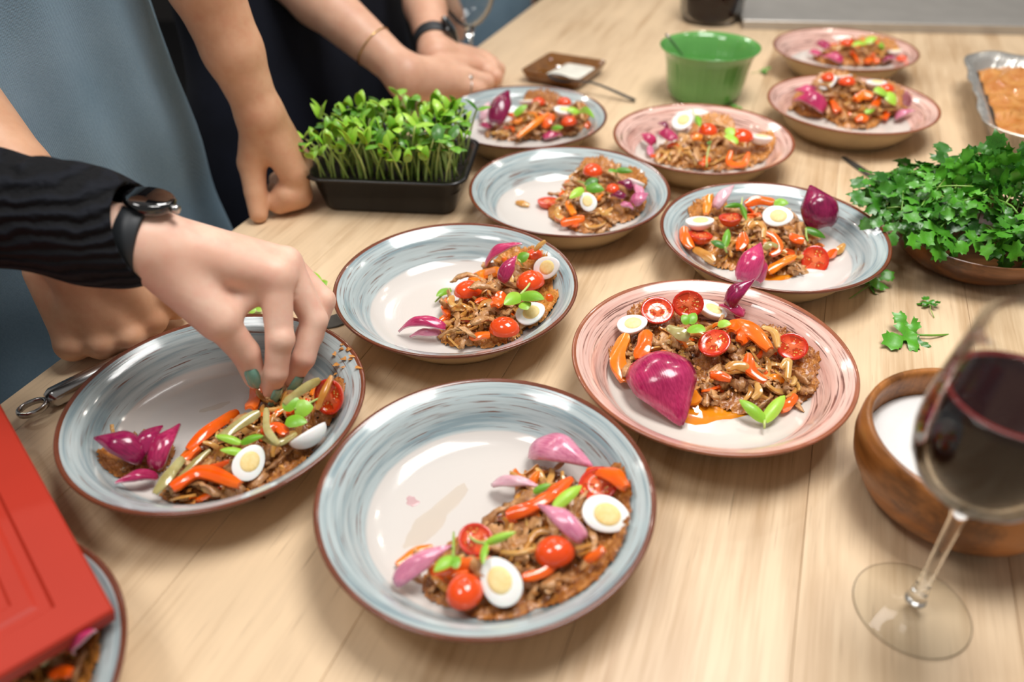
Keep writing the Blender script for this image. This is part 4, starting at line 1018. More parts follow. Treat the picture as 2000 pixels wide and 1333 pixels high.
for i in range(17):
    for j in range(11):
        x = (i-8)*.0107+GR.uniform(-.004, .004); y = (j-5)*.0112+GR.uniform(-.004, .004)
        if abs(x) > .086 and abs(y) > .05: continue
        k = GR.choices(range(len(protos)), (5, 4, 4, 2, 3, 3, 2))[0]; pt = protos[k]
        o = pt if first[k] else copy_tree(pt); first[k] = False
        out = Vector((x*1.3, y*1.3, 0)); rz = math.atan2(y, x)+GR.gauss(0, 1.3) if GR.random() < .6 else GR.uniform(0, 6.28)
        mw = tmw @ Matrix.Translation((x, y, .036)) @ Matrix.Rotation(rz, 4, 'Z') @ Matrix.Rotation(abs(GR.gauss(0, .14)), 4, 'Y') @ Matrix.Scale(GR.uniform(.64, .92), 4)
        o.matrix_basis = mw
        hull = k in (3, 4, 6)
        tag(o, 'green sprout still wearing a black seed hull in the tray' if hull else 'green two-leaved sprout growing in the black tray', 'sprout', 'hulled sprouts in the tray' if hull else 'sprouts in the black tray')
for k, pt in enumerate(protos):
    if first[k]: bpy.data.objects.remove(pt)

# ---- parsley
def parsley_leaf(seed):
    g = np.random.default_rng(seed)
    half = [(0, 0), (.12, .03), (.15, .14), (.14, .30), (.22, .31), (.24, .43), (.32, .37), (.37, .47), (.43, .38), (.50, .40), (.46, .22), (.37, .06), (.55, .09), (.60, .24), (.68, .22), (.72, .31), (.78, .21), (.86, .22), (.88, .10), (1.0, .0)]
    half = [(x+g.normal(0, .012)*(0 < i < 19), .86*y*(1+g.normal(0, .08))) for i, (x, y) in enumerate(half)]
    pts = half+[(x, -y*g.uniform(.9, 1.1)) for x, y in half[-2:0:-1]]
    bm = bmesh.new(); vs_ = [bm.verts.new((x, y, 0)) for x, y in pts]; f = bm.faces.new(vs_)
    bmesh.ops.triangulate(bm, faces=[f], quad_method='BEAUTY', ngon_method='BEAUTY')
    bmesh.ops.subdivide_edges(bm, edges=bm.edges[:], cuts=1, use_grid_fill=True)
    a, b, c = g.uniform(.1, .35), g.uniform(-.5, .7), g.uniform(0, 6)
    for v_ in bm.verts:
        x, y = v_.co.x, v_.co.y
        v_.co.z = -a*x*x+b*y*y+.045*math.sin(14*x+c)*math.cos(11*y)+.10*abs(y)
    me = bpy.data.meshes.new('parsley_leaflet'); bm.to_mesh(me); bm.free()
    me.polygons.foreach_set('use_smooth', [True]*len(me.polygons)); me.materials.append(M['parsley']); return me
PL = [parsley_leaf(i) for i in range(6)]
def sprig(seed, size=.03):
    g = np.random.default_rng(seed); e = empty('parsley_sprig', (0, 0, 0))
    P = spline([(-size*1.1, .003*g.normal(), -.006), (-size*.4, .002*g.normal(), 0), (0, 0, 0)], 6)
    link('stem', mesh('stem', *tube(P, .0009, 6), True, [M['parsley_stem']]), e)
    for a, s_ in ((0, 1.15), (58, .9), (-58, .9)):
        a = math.radians(a+g.normal(0, 8)); sc = size*s_*g.uniform(.85, 1.15)
        link('leaf', PL[int(g.integers(6))], e, Matrix.Rotation(a, 4, 'Z') @ Matrix.Rotation(g.normal(-.1, .25), 4, 'Y') @ Matrix.Rotation(g.normal(0, .3), 4, 'X') @ Matrix.Scale(sc, 4))
    return e
PBC = np.array([.532, .772])
pb = empty('wooden_bowl', (PBC[0], PBC[1], 0), 'dark shallow wooden bowl under the heap of parsley', 'bowl')
V, Fc = lathe([(0, .002), (.055, .0), (.062, .002), (.078, .014), (.090, .030), (.0945, .0425), (.093, .0445), (.0905, .043), (.085, .031), (.072, .018), (.05, .011), (0, .010)], 56)
link('bowl_body', mesh('bowl_body', V, Fc, True, [M['darkwood']]), pb)
sp_protos = [sprig(i+20, .031+.004*(i % 3)) for i in range(6)]; first = [True]*6
PG = random.Random(3)
def put_sprig(mw, label, group):
    k = PG.randrange(6); o = sp_protos[k] if first[k] else copy_tree(sp_protos[k]); first[k] = False
    o.matrix_basis = mw; tag(o, label, 'parsley', group); return o
for i in range(135):
    # spread over a dome: golden-angle steps with jitter
    t = (i+.5)/135; el_ = math.asin(min(1, t*1.06)) if t < .94 else math.pi/2; az = i*2.39996+PG.gauss(0, .2)
    rad = (.122, .084, .052); f = PG.uniform(.72, 1.0)
    d = np.array([math.cos(el_)*math.cos(az), math.cos(el_)*math.sin(az), math.sin(el_)])
    p = np.array([PBC[0]+.004, PBC[1]+.012, .052])+d*rad*f
    nrml = nrm(d/np.array(rad)); tang = nrm(np.array([math.cos(az), math.sin(az), -.2])+np.array([PG.gauss(0, .5), PG.gauss(0, .5), PG.gauss(0, .3)]))
    n_ = nrm(nrml+np.array([PG.gauss(0, .45), PG.gauss(0, .45)-.15, .25]))
    if el_ > 1.0: tang = nrm(np.array([PG.gauss(0, .6), PG.gauss(0, .6), .8])); n_ = nrm(np.array([PG.gauss(0, .5), -.8, .5]))
    put_sprig(frame(p, p+tang, n_), 'fresh green parsley sprig heaped in the dark wooden bowl', 'parsley heaped in the wooden bowl')
for u, v, ang, sc, lab in ((1795, 655, 190, 1.3, 'torn parsley leaf lying nearest the red wine glass'), (1817, 598, 80, .5, 'tiny parsley leaf between the wooden bowl and wine glass'), (1694, 560, 30, .75, 'parsley leaf in shade beside the parsley bowl and grey-blue bowl'),
                           (1960, 545, 10, .6, 'parsley leaf under the right side of the wooden bowl'), (1488, 140, 0, .55, 'green leaf scrap beside the farthest pink bowl'), (1428, 208, 40, .6, 'green leaf scrap at the foot of the green pot')):
    p = at(u, v, .004); a = math.radians(ang)
    put_sprig(frame(p, p+np.array([math.cos(a), math.sin(a), 0]), (0, -.15, 1)) @ Matrix.Scale(sc, 4), lab, None)
for k in range(6):
    if first[k]: bpy.data.objects.remove(sp_protos[k])
# sprout leaves lying loose on the table
J = at(624, 560, .006); o = sprout(J, [at(610, 532, .012), at(640, 550, .010)], None, .012); tag(o, 'loose two-leaved sprout on the table above the picking hand', 'sprout')
J = at(500, 606, .006); o = sprout(J, [at(480, 604, .006), at(512, 600, .006)], None, .010); tag(o, 'loose sprout on the table seen behind the thumb', 'sprout')

# ---- wooden bowl of salt
SB = (.343, .410); sb = empty('wooden_salt_bowl', (SB[0], SB[1], 0), 'round honey-coloured wooden bowl filled with white salt', 'bowl')
V, Fc = lathe([(0, .002), (.046, .0), (.054, .003), (.068, .016), (.078, .036), (.0805, .050), (.0795, .064), (.0775, .0715), (.0745, .0725), (.072, .070), (.0725, .058), (.072, .045), (.060, .024), (.04, .012), (0, .010)], 64)
link('bowl_body', mesh('bowl_body', V, Fc, True, [M['bowlwood']]), sb)
V, Fc = lathe([(0, .0565), (.02, .0555), (.045, .0525), (.065, .049), (.0718, .0480), (.066, .042), (0, .02)], 48, lambda r, z, a: r*(1+.0 if z < .0485 else 1.0))
V = [(x, y, z+(.0016*math.sin(90*x+2)*math.cos(80*y) if z > .049 else 0)) for x, y, z in V]
o = link('salt_heap', mesh('salt_heap', V, Fc, True, [M['salt']]), None, Matrix.Translation((SB[0], SB[1], 0)), 'coarse white salt filling the round wooden bowl', 'salt', kind='stuff')

# ---- wine glasses
def wine_glass(c, prof_bowl, zb, foot_r, label):
    e = empty('wine_glass', (c[0], c[1], 0), label, 'wine glass')
    V, Fc = lathe([(0, .0), (foot_r*.96, .0002), (foot_r, .0012), (foot_r*.96, .0022), (foot_r*.5, .0034), (.010, .0065), (.006, .010), (0, .010)], 56)
    link('foot', mesh('foot', V, Fc, True, [M['thin_glass']]), e)
    V, Fc = lathe([(0, .0095), (.0068, .0097), (.0072, .012), (.0056, .018), (.0043, .035), (.0040, .06), (.0046, zb-.02), (.0072, zb-.006), (.0105, zb-.0005), (0, zb+.0005)], 28)
    link('stem', mesh('stem', V, Fc, True, [M['glass']]), e)
    th = .0011; inn = [(max(r-th, 0), z+(th if i == 0 else 0)) for i, (r, z) in enumerate(prof_bowl)]
    V, Fc = lathe(prof_bowl+[(prof_bowl[-1][0]-th/2, prof_bowl[-1][1]+.0006)]+inn[::-1], 64)
    link('glass_bowl', mesh('glass_bowl', V, Fc, True, [M['thin_glass']]), e)
    return e, inn
GP = [(0, .1155), (.012, .1160), (.024, .1215), (.034, .1320), (.0405, .146), (.043, .161), (.0428, .175), (.0408, .192), (.0378, .211), (.0350, .228), (.0338, .238)]
GC = (.274, .312)
e, inn = wine_glass(GC, GP, .1155, .0385, 'large stemmed glass of dark red wine in the foreground')
lv = .198; prof = [(max(r-.00015, 0), z+.00015) for r, z in inn if z < lv]
rl = float(np.interp(lv, [z for r, z in inn], [r for r, z in inn]))-.00015
V, Fc = lathe(prof+[(rl, lv), (rl-.0012, lv-.0006), (rl-.0042, lv-.0008), (0, lv-.0008)], 64)
M['wine_edge'] = simple('thin_wine_edge', (120, 16, 16), .05, .1, 30, Coat_Weight=.5)
mi = [1 if np.mean([math.hypot(V[i][0], V[i][1]) for i in q]) > rl-.004 and min(V[i][2] for i in q) > lv-.001 else 0 for q in Fc]
link('red_wine', mesh('red_wine', V, Fc, True, [M['wine'], M['wine_edge']], mi), None, Matrix.Translation((GC[0], GC[1], 0)), 'dark red wine filling the large foreground glass', 'wine')
gc2 = at(921, 134, 0); GP2 = [(0, .0755), (.010, .076), (.025, .086), (.039, .104), (.0475, .126), (.049, .146), (.046, .172), (.041, .20)]
wine_glass(gc2, GP2, .0755, .034, 'empty clear stemmed glass behind the clasped hands')

# ---- carafe of wine at the far end
vc = at(1390, 44, 0)+np.array([0, .02, 0]); e = empty('wine_carafe', vc, 'round glass carafe of dark wine at the far table end', 'carafe')
cp = [(0, .001), (.05, 0), (.060, .004), (.067, .022), (.070, .06), (.066, .10), (.050, .135), (.030, .16), (.025, .20), (.032, .235)]
th = .0018; ci = [(max(r-th, 0), z+(th if i < 3 else 0)) for i, (r, z) in enumerate(cp)]
V, Fc = lathe(cp+ci[::-1], 48); link('glass_body', mesh('glass_body', V, Fc, True, [M['thin_glass']]), e)
V, Fc = lathe([(max(r-.0003, 0), z+.0003) for r, z in ci if z < .11]+[(.0595, .112), (0, .112)], 48)
link('carafe_wine', mesh('carafe_wine', V, Fc, True, [M['wine']]), None, Matrix.Translation(Vector(vc)), 'dark red wine standing in the far glass carafe', 'wine')

# ---- green pot with a spoon
gp = at(1387, 90, .085); e = empty('green_pot', (gp[0], gp[1], 0), 'green glazed pot with ribbed sides and flared rim', 'pot')
rib = lambda r, z, a: r*(1+.008*math.sin(40*a)) if .008 < z < .072 and r > .05 else r
prof = [(0, .003), (.046, .002), (.052, 0), (.056, .002), (.0615, .012), (.065, .03), (.0675, .05), (.071, .068), (.076, .079), (.0815, .084), (.0825, .0862), (.0805, .0868), (.0745, .080), (.069, .068), (.064, .05), (.060, .028), (.052, .012), (0, .010)]
V, Fc = lathe(prof, 160, rib); link('pot_body', mesh('pot_body', V, Fc, True, [M['green']]), e)
a, b = at(1340, 116, .055), at(1302, 68, .104)
def spoon(name, tip, end, label, mat, w0=.0022, w1=.0042, bowl_r=.016, parent=None, bend=.004):
    e = empty(name, tip, label, 'spoon'); tip = np.asarray(tip); end = np.asarray(end); d = nrm(end-tip)
    P = spline([tip+d*bowl_r*1.5, (tip+end)/2+np.array([0, 0, bend]), end], 10)
    V, Fc = tube(P, np.linspace(w0, w1, 10), 10, (0, 0, 1), .35, True, 3.)
    link('handle', mesh('handle', np.asarray(V)-tip, Fc, True, [mat]), e)
    # bowl of the spoon: a shallow oval shell
    nu, nv = 10, 8; V, Fc = [], []
    X = d; Z = np.array([0, 0, 1.])-d*d[2]; Z = nrm(Z); Y = np.cross(Z, X)
    for side in (0, 1):
        for i in range(nu+1):
            for j in range(nv+1):
                a_ = i/nu*math.pi; s_ = j/nv*2-1; x = -math.cos(a_)*bowl_r*1.5+bowl_r*.15; y = s_*math.sin(a_)*bowl_r
                z = -.006*(1-(x/(bowl_r*1.7))**2)*(1-s_*s_)-side*.001
                V.append(X*(x+bowl_r*.2)+Y*y+Z*z)
    m = (nu+1)*(nv+1); q = nv+1
    for i in range(nu):
        for j in range(nv):
            k = i*q+j; Fc.append((k, k+q, k+q+1, k+1)); k += m; Fc.append((k, k+1, k+q+1, k+q))
    link('spoon_bowl', mesh('spoon_bowl', V, Fc, True, [mat]), e)
    return e
spoon('teaspoon', a+np.array([.02, -.01, -.032]), b, 'steel teaspoon standing in the green pot', M['steel'], .003, .0052)

# ---- square amber dish with cream and a dark spoon
dc = (at(1040, 168, 0)+at(1160, 136, 0))/2; dx = nrm(at(1148, 186, 0)-at(1034, 166, 0)); dang = math.atan2(dx[1], dx[0])
e = empty('square_dish', dc, 'small square amber-brown dish of white cream sauce', 'dish', rz=dang)
V, Fc = loft([rrect(.046, .046, .008, 0), rrect(.052, .052, .009, .003), rrect(.060, .060, .010, .022), rrect(.058, .058, .009, .023), rrect(.050, .050, .008, .006)], True, True)
link('dish_body', mesh('dish_body', V, Fc, True, [M['amber']]), e)
V, Fc = loft([rrect(.032, .044, .012, .0062), rrect(.033, .048, .012, .011), rrect(.026, .040, .012, .0135), rrect(.012, .02, .01, .0145)], False, True)
V = [(x+.012+.006*math.sin(70*y), y, z) for x, y, z in V]
link('cream_sauce', mesh('cream_sauce', V, Fc, True, [M['cream_sauce']]), None, Matrix.Translation(Vector(dc)) @ Matrix.Rotation(dang, 4, 'Z'), 'white cream sauce smeared in the square amber dish', 'sauce', kind='stuff')
spoon('dark_spoon', at(1088, 150, .0225), at(1240, 196, .004), 'dark-handled spoon resting across the square amber dish', M['rubber'], .002, .0045, .015, bend=.008)

# ---- foil tray
A_, B_ = at(1886, 102, .055), at(1934, 252, .055); fy = nrm((A_-B_)*(1, 1, 0)); fx = np.array([fy[1], -fy[0], 0]); fl = np.linalg.norm(A_-B_)/2+.006; fwid = .13
fc = (A_+B_)/2+fx*fwid; fang = math.atan2(fx[1], fx[0]); e = empty('foil_tray', (fc[0], fc[1], 0), 'crimped aluminium foil tray of orange mash at right edge', 'tray', rz=fang)
def flute(ring, amp, fr, k=1.):
    n = len(ring); out = []
    P = np.array(ring); c = P.mean(0); per = np.cumsum(np.linalg.norm(np.roll(P, -1, 0)-P, axis=1))
    for p, s_ in zip(P, per):
        d = (p-c); d[2] = 0; d = nrm(d); out.append(tuple(p+d*amp*math.sin(s_*fr)))
    return out
def dense(ring, m=320):
    P = np.array(ring+[ring[0]]); L = np.concatenate([[0], np.cumsum(np.linalg.norm(P[1:]-P[:-1], axis=1))]); t = np.linspace(0, L[-1], m, endpoint=False)
    return [tuple(np.interp(x, L, P[:, i]) for i in range(3)) for x in t]
R_ = lambda da, z: dense(rrect(fwid+da, fl+da, .05+da, z))
rings = [flute(R_(-.030, 0), .0002, 700), flute(R_(-.026, .004), .001, 700), flute(R_(-.010, .048), .0012, 700), flute(R_(-.002, .054), .0016, 240), flute(R_(.006, .0565), .0016, 90), flute(R_(.0075, .0545), .0016, 90),
         flute(R_(-.004, .0535), .0016, 240), flute(R_(-.0115, .047), .0012, 700), flute(R_(-.0275, .005), .001, 700)]
V, Fc = loft(rings, True, True); V = [(x, y, z+.0022*math.sin(70*x+40*y)*(z > .053)) for x, y, z in V]
link('tray_body', mesh('foil_tray_body', V, Fc, True, [M['foil']]), e)
nx, ny = 44, 56; V, Fc = [], []
for i in range(nx):
    for j in range(ny):
        x = (i/(nx-1)*2-1)*(fwid-.022); y = (j/(ny-1)*2-1)*(fl-.022)
        ex = max(abs(x)/(fwid-.022), abs(y)/(fl-.022))
        V.append((x, y, .036+.010*(1-ex**4)+.006*math.sin(46*x+3*math.sin(30*y))*math.sin(38*y+1)+.003*math.sin(120*x)*math.cos(95*y)+.012*math.exp(-((x+.04)**2+(y-.1)**2)/.0022)))
for i in range(nx-1):
    for j in range(ny-1): a_ = i*ny+j; Fc.append((a_, a_+ny, a_+ny+1, a_+1))
link('orange_mash', mesh('orange_mash', V, Fc, True, [M['mash']]), None, Matrix.Translation((fc[0], fc[1], 0)) @ Matrix.Rotation(fang, 4, 'Z'), 'lumpy orange-brown mash filling the foil tray', 'food', kind='stuff')

# ---- steel utensils
def handle_tool():
    a, b = at(66, 796, .010), at(168, 745, .010); d = nrm(b-a); e = empty('steel_utensil', (a[0], a[1], 0), 'steel utensil with ring-ended round handle beside the red lid', 'utensil')
    o0 = np.array([a[0], a[1], 0])
    P = [a+d*t for t in (.012, .016, .018, .05, .09, .12, .122)]
    V, Fc = tube(P, [.0065, .0090, .0098, .0098, .0096, .0094, .004], 24); link('handle', mesh('handle', np.asarray(V)-o0, Fc, True, [M['steel']]), e)
    t = np.linspace(0, 2*math.pi, 25); Y = np.cross((0, 0, 1), d)
    P = [a+d*(-.001+.012*math.cos(x))+Y*.0088*math.sin(x) for x in t]
    V, Fc = tube(P, .0021, 8, (0, 0, 1), 1.6, False); link('hanging_ring', mesh('hanging_ring', np.asarray(V)-o0, Fc, True, [M['steel']]), e)
    P = [a+d*t for t in (.12, .15, .18)]; V, Fc = tube(P, [.003, .0028, .0026], 10); link('shank', mesh('shank', np.asarray(V)-o0, Fc, True, [M['steel']]), e)
handle_tool()
def flat_tool(name, p, q, w_, th, label, mat, cat, z=.0):
    d = nrm(q-p); Y = np.cross((0, 0, 1), d); e = empty(name, (p[0], p[1], 0), label, cat); L = np.linalg.norm(q-p); n = 14; V, Fc = [], []
    for i in range(n):
        t = i/(n-1); ww = w_*(.5+.5*min(1, t*5))*(1 if t < .55 else 1-.25*(t-.55))
        ring = [p+d*L*t+Y*s_*ww for s_ in (-1, 1)]
        for zz in (z, z+th):
            for r_ in ring: V.append((r_[0]-p[0], r_[1]-p[1], zz))
    for i in range(n-1):
        a_ = i*4; b_ = a_+4
        for u_, v_ in ((0, 1), (1, 3), (3, 2), (2, 0)): Fc.append((a_+u_, a_+v_, b_+v_, b_+u_))
    Fc += [(0, 2, 3, 1), (4*n-4, 4*n-3, 4*n-1, 4*n-2)]
    me = mesh(name, V, Fc, False, [mat]); bevel_mesh(me, th*.3, 1); link('blade' if cat == 'knife' else 'handle', me, e); return e, d, L
p, q = at(625, 640, 0), at(742, 598, 0); e, d, L = flat_tool('kitchen_knife', p, q, .011, .0022, 'dull steel knife blade lying between two grey-blue bowls', M['blade'], 'knife')
V, Fc = tube([d*t+np.array([0, 0, .005]) for t in (-.07, -.066, -.03, .004)], [.004, .007, .007, .006], 12, flat=.6); link('handle', mesh('knife_handle', V, Fc, True, [M['rubber']]), e)
p, q = at(1646, 308, 0), at(1740, 372, 0); q = p+nrm(q-p)*.15; e, d, L = flat_tool('steel_fork', p, q, .006, .0022, 'grey steel fork handle poking out behind the parsley', M['blade'], 'fork')
for k in (-1.5, -.5, .5, 1.5):
    Y = np.cross((0, 0, 1), d); P = [d*(L-.002)+Y*k*.0022+np.array([0, 0, .001]), d*(L+.012)+Y*k*.0036+np.array([0, 0, .001]), d*(L+.045)+Y*k*.0036+np.array([0, 0, .003])]
    V, Fc = tube(P, [.0013, .0013, .0007], 6); link('tine', mesh('tine', V, Fc, True, [M['blade']]), e)

# ---- red lid over the near left bowl
ex_ = nrm(at(0, 790, .0605)-at(222, 1190, .0605))
ey_ = np.cross((0, 0, 1), ex_); rc = at(222, 1190, .0605)
rl_ = empty('red_lid', (rc[0], rc[1], .0485), 'glossy red rectangular lid with grooved border, held over a bowl', 'lid', rz=math.atan2(ex_[1], ex_[0]))
LX, LY = .31, .24
def pr_ring(m, z): return [(m, m, z), (LX-m, m, z), (LX-m, LY-m, z), (m, LY-m, z)]
V, Fc = loft([pr_ring(.002, 0), pr_ring(0, .0100), pr_ring(.0012, .0120), pr_ring(.026, .0120), pr_ring(.0285, .0098), pr_ring(.034, .0098), pr_ring(.037, .0112), pr_ring(.046, .0112), pr_ring(.048, .0100)], True, True)
link('lid_body', mesh('lid_body', V, Fc, False, [M['red']]), rl_)
V, Fc = lathe([(0, .0125), (.0035, .012), (.0045, .0099)], 16); link('rivet', mesh('rivet', V, Fc, True, [M['steel']]), rl_, Matrix.Translation((.115, .115, 0)))

# ---- steel tray at the far end
p, q = at(1452, 39, .02), at(2010, 50, .02); sx = nrm((q-p)*(1, 1, 0)); sy = np.array([-sx[1], sx[0], 0]); L = np.linalg.norm(q-p)+.6
e = empty('steel_counter_tray', (p[0], p[1], 0), 'long satin steel tray along the far table end', 'tray', rz=math.atan2(sx[1], sx[0]))
def st_ring(m, z): return [(m, m, z), (L-m, m, z), (L-m, .34-m, z), (m, .34-m, z)]
V, Fc = loft([st_ring(.004, 0), st_ring(0, .018), st_ring(.002, .02), st_ring(.012, .02), st_ring(.018, .008)], True, True)
link('tray_body', mesh('steel_tray_body', V, Fc, False, [M['counter']]), e)

# ------------------------------------------------------------------ people
A3 = lambda *x: np.array(x, float)
def sdf_obj(name, groups, h, mat, parent, kg=.004, smooth=3, **kw):
    V, Fc = sdf_mesh(groups, h, kg, smooth); return world_obj(name, V, Fc, mat, parent, **kw)
def finger(J, R): return (.003, [cap(J[i], J[i+1], R[i], R[i+1]) for i in range(len(J)-1)])
def nail(parent, base, tip, normal, w_, L, mat, lift=0.):
    """a curved nail plate lying on the fingertip"""
    X = nrm(np.asarray(tip)-base); Z = np.asarray(normal, float); Z = nrm(Z-X*(Z@X)); Y = np.cross(Z, X); V, Fc = [], []; nu, nv = 8, 6
    for side in (0, 1):
        for i in range(nu+1):
            t = i/nu; ww = w_*(1 if t < .7 else math.sqrt(max(.1, 1-((t-.7)/.34)**2)))*(.82+.18*min(1, t*4))
            for j in range(nv+1):
                s_ = j/nv*2-1
                V.append(np.asarray(base)+X*L*t+Y*s_*ww+Z*(lift-.45*w_*s_*s_-.0012*(t-.4)**2*4-side*.0008))
    m = (nu+1)*(nv+1); q = nv+1
    for i in range(nu):
        for j in range(nv): a = i*q+j; Fc.append((a, a+q, a+q+1, a+1)); a += m; Fc.append((a, a+1, a+q+1, a+q))
    for i in range(nu):
        for j in (0, nv): a = i*q+j; Fc.append((a, a+m, a+m+q, a+q))
    for j in range(nv): a = nu*q+j; Fc.append((a, a+m, a+m+1, a+1))
    return world_obj('nail', V, Fc, mat, parent)
def person(loc, label): return empty('person', (loc[0], loc[1], FLOOR), label, 'person')
def head(parent, c, face, hair_len, skin_m):
    """head, neck and hair above the frame"""
    c = A3(*c); f = nrm(A3(face[0], face[1], 0)); s_ = np.cross((0, 0, 1), f); ax = np.array([s_, f, (0, 0, 1)])
    P = [ell(c, ax, (.078, .098, .12)), ell(c+f*.035-A3(0, 0, .055), ax, (.055, .06, .06)), cap(c-A3(0, 0, .2)-f*.02, c-A3(0, 0, .06)-f*.01, .062, .056),
         cap(c+f*.098+A3(0, 0, .015), c+f*.118-A3(0, 0, .022), .009, .015), ell(c+s_*.08, ax, (.012, .022, .034)), ell(c-s_*.08, ax, (.012, .022, .034)),
         cap(c+f*.09-A3(0, 0, .062)-s_*.022, c+f*.09-A3(0, 0, .062)+s_*.022, .009, .009)]
    H = [ell(c-f*.02+A3(0, 0, .03), ax, (.09, .10, .11))]
    if hair_len: H.append(cap(c-f*.055, c-f*.075-A3(0, 0, hair_len), .075, .05))
    sdf_obj('hair', [(.02, H)], .009, M['hair'], parent, smooth=2)
    for k in (-1, 1):
        V, Fc = lathe([(0, -.012), (.009, -.007), (.012, 0), (.009, .007), (0, .012)], 12); V = [tuple(A3(*v)+c+f*.088+s_*k*.032+A3(0, 0, .012)) for v in V]
        world_obj('eye', V, Fc, M['eggw'], parent)
    return P

# ---- the person with teal nails, reaching in from the left
p2 = person((-.93, .40), 'person in black crinkled sleeve and watch, teal-nailed hand picking food')
W2 = A3(-.284, .5285, .1755)
iM, iP, iD, iT = A3(-.1965, .5495, .1315), A3(-.1959, .5213, .0853), A3(-.2014, .5098, .0591), A3(-.2095, .5100, .0375)
mM, mP, mD, mT = A3(-.1935, .5715, .1290), A3(-.1726, .5510, .0837), A3(-.1821, .5299, .0583), A3(-.1950, .5250, .0375)
rM, rP, rD, rT = A3(-.2000, .5900, .1190), A3(-.1690, .5770, .0870), A3(-.1790, .5560, .0620), A3(-.1920, .5440, .0430)
kM, kP, kD, kT = A3(-.2110, .6030, .1080), A3(-.1820, .5950, .0840), A3(-.1840, .5780, .0660), A3(-.1940, .5680, .0520)
tC, tM, tI, tT = A3(-.2680, .5230, .1480), A3(-.2385, .5130, .1130), A3(-.2254, .5160, .0762), A3(-.2225, .5150, .0490)
F2 = A3(-.392, .540, .2020); EL2 = A3(-.56, .52, .235); SH2 = A3(-.80, .40, .46)
palm = [cap(W2, iM, .0235, .0150), cap(W2, mM, .0240, .0150), cap(W2+A3(-.002, .012, -.004), rM, .0215, .0140), cap(W2+A3(-.003, .018, -.008), kM, .0190, .0125),
        cap(W2, F2, .0250, .0290), cap(F2, EL2, .0290, .0420), cap(EL2, SH2, .042, .050), cap(W2+A3(.012, -.004, -.012), tM, .0200, .0150), cap(tC, tM, .0190, .0145), cap(tM+A3(.004, .008, .002), iM+A3(-.012, -.004, -.012), .0090, .0100),
        cap(iM+A3(0, 0, -.004), kM+A3(.002, -.006, .0), .0125, .0115)]
TOR2 = A3(-.95, .36, 0)
body2 = [(.012, palm + [cap(SH2, TOR2+A3(0, 0, .46), .045, .05), cap(TOR2+A3(0, 0, .46), TOR2+A3(0, 0, .2), .05, .05)]),
         finger([iM, iP, iD, iT], [.0142, .0114, .0100, .0078]), finger([mM, mP, mD, mT], [.0142, .0116, .0100, .0078]), finger([rM, rP, rD, rT], [.0132, .0108, .0094, .0074]), finger([kM, kP, kD, kT], [.0118, .0094, .0082, .0066]),
         finger([tM, tI, tT], [.0148, .0120, .0098]), (.004, [ell(iM+A3(.001, -.001, .006), np.eye(3), (.011, .011, .009)), ell(mM+A3(.001, 0, .006), np.eye(3), (.011, .011, .009)), ell(iP+A3(.003, -.002, .002), np.eye(3), (.0105, .0112, .0115))])]
HP = head(p2, TOR2+A3(.08, 0, .78), (.8, .35), .22, None)
body2.append((.02, HP+[cap(TOR2+A3(.03, 0, .48), TOR2+A3(.06, 0, .62), .07, .06)]))
b2 = sdf_obj('body', body2, .0023, M['skin_light'], p2, .0030, 3)
cam_n = lambda p: nrm(CAM-p)
def nail_on(parent, a, b, t0, t1, n, r0, r1, w_, mat):
    X = nrm(b-a); n = np.asarray(n, float); n = nrm(n-X*(n@X)); p, q = a+(b-a)*t0+n*r0, a+(b-a)*t1+n*r1
    return nail(parent, p, q, np.cross(np.cross(q-p, n), q-p), w_, float(np.linalg.norm(q-p)), mat)
nail_on(b2, tI, tT, .42, 1.22, cam_n(tT)+A3(-.15, 0, 0), .0128, .0108, .0060, M['teal'])
nail_on(b2, iD, iT, .55, 1.62, A3(.75, -.60, .25), .0108, .0080, .0054, M['teal'])
nail_on(b2, mD, mT, .60, 1.62, A3(.70, -.55, .30), .0108, .0078, .0052, M['teal'])
sl = [cap(A3(-.302, .5320, .1810), A3(-.325, .5345, .1880), .0415, .0440), cap(A3(-.325, .5345, .1880), F2+A3(-.01, 0, .002), .0440, .0435), cap(F2+A3(-.01, 0, .002), EL2, .0440, .056), cap(EL2, SH2, .056, .066), cap(SH2, TOR2+A3(0, 0, .46), .066, .09),
      ell(A3(-.333, .534, .200), np.eye(3), (.012, .036, .036)), ell(A3(-.352, .536, .205), np.eye(3), (.010, .034, .036)), cap(TOR2+A3(0, 0, .42), TOR2+A3(0, 0, -.05), .125, .13), cap(TOR2+A3(0, .12, .46), TOR2+A3(0, -.16, .46), .07, .07), cap(TOR2+A3(0, -.16, .46), TOR2+A3(.02, -.22, .15), .06, .05)]
V, Fc = sdf_mesh([(.012, sl)], .0035, .004, 2)
# open the cuff: the sleeve ends on a slanted plane around the wrist
cutn = nrm(A3(.95, -.05, .16)); cutp = A3(-.2830, .530, .172)
o = world_obj('crinkled_sleeve', V, Fc, M['crinkle'], p2); bm = bmesh.new(); bm.from_mesh(o.data)
off = np.array(p2.location)
bmesh.ops.bisect_plane(bm, geom=bm.verts[:]+bm.edges[:]+bm.faces[:], plane_co=Vector(cutp-off), plane_no=Vector(cutn), clear_outer=True)
bm.to_mesh(o.data); bm.free()
md = o.modifiers.new('cloth_thickness', 'SOLIDIFY'); md.thickness = .003; md.offset = -1
sdf_obj('trousers', [(.02, [cap(TOR2+A3(.0, .09, -.1), TOR2+A3(.02, .10, FLOOR+.05), .085, .06), cap(TOR2+A3(.0, -.09, -.1), TOR2+A3(.02, -.10, FLOOR+.05), .085, .06), ell(TOR2+A3(0, 0, -.08), np.eye(3), (.12, .17, .12))])], .012, M['black_cloth'], p2)
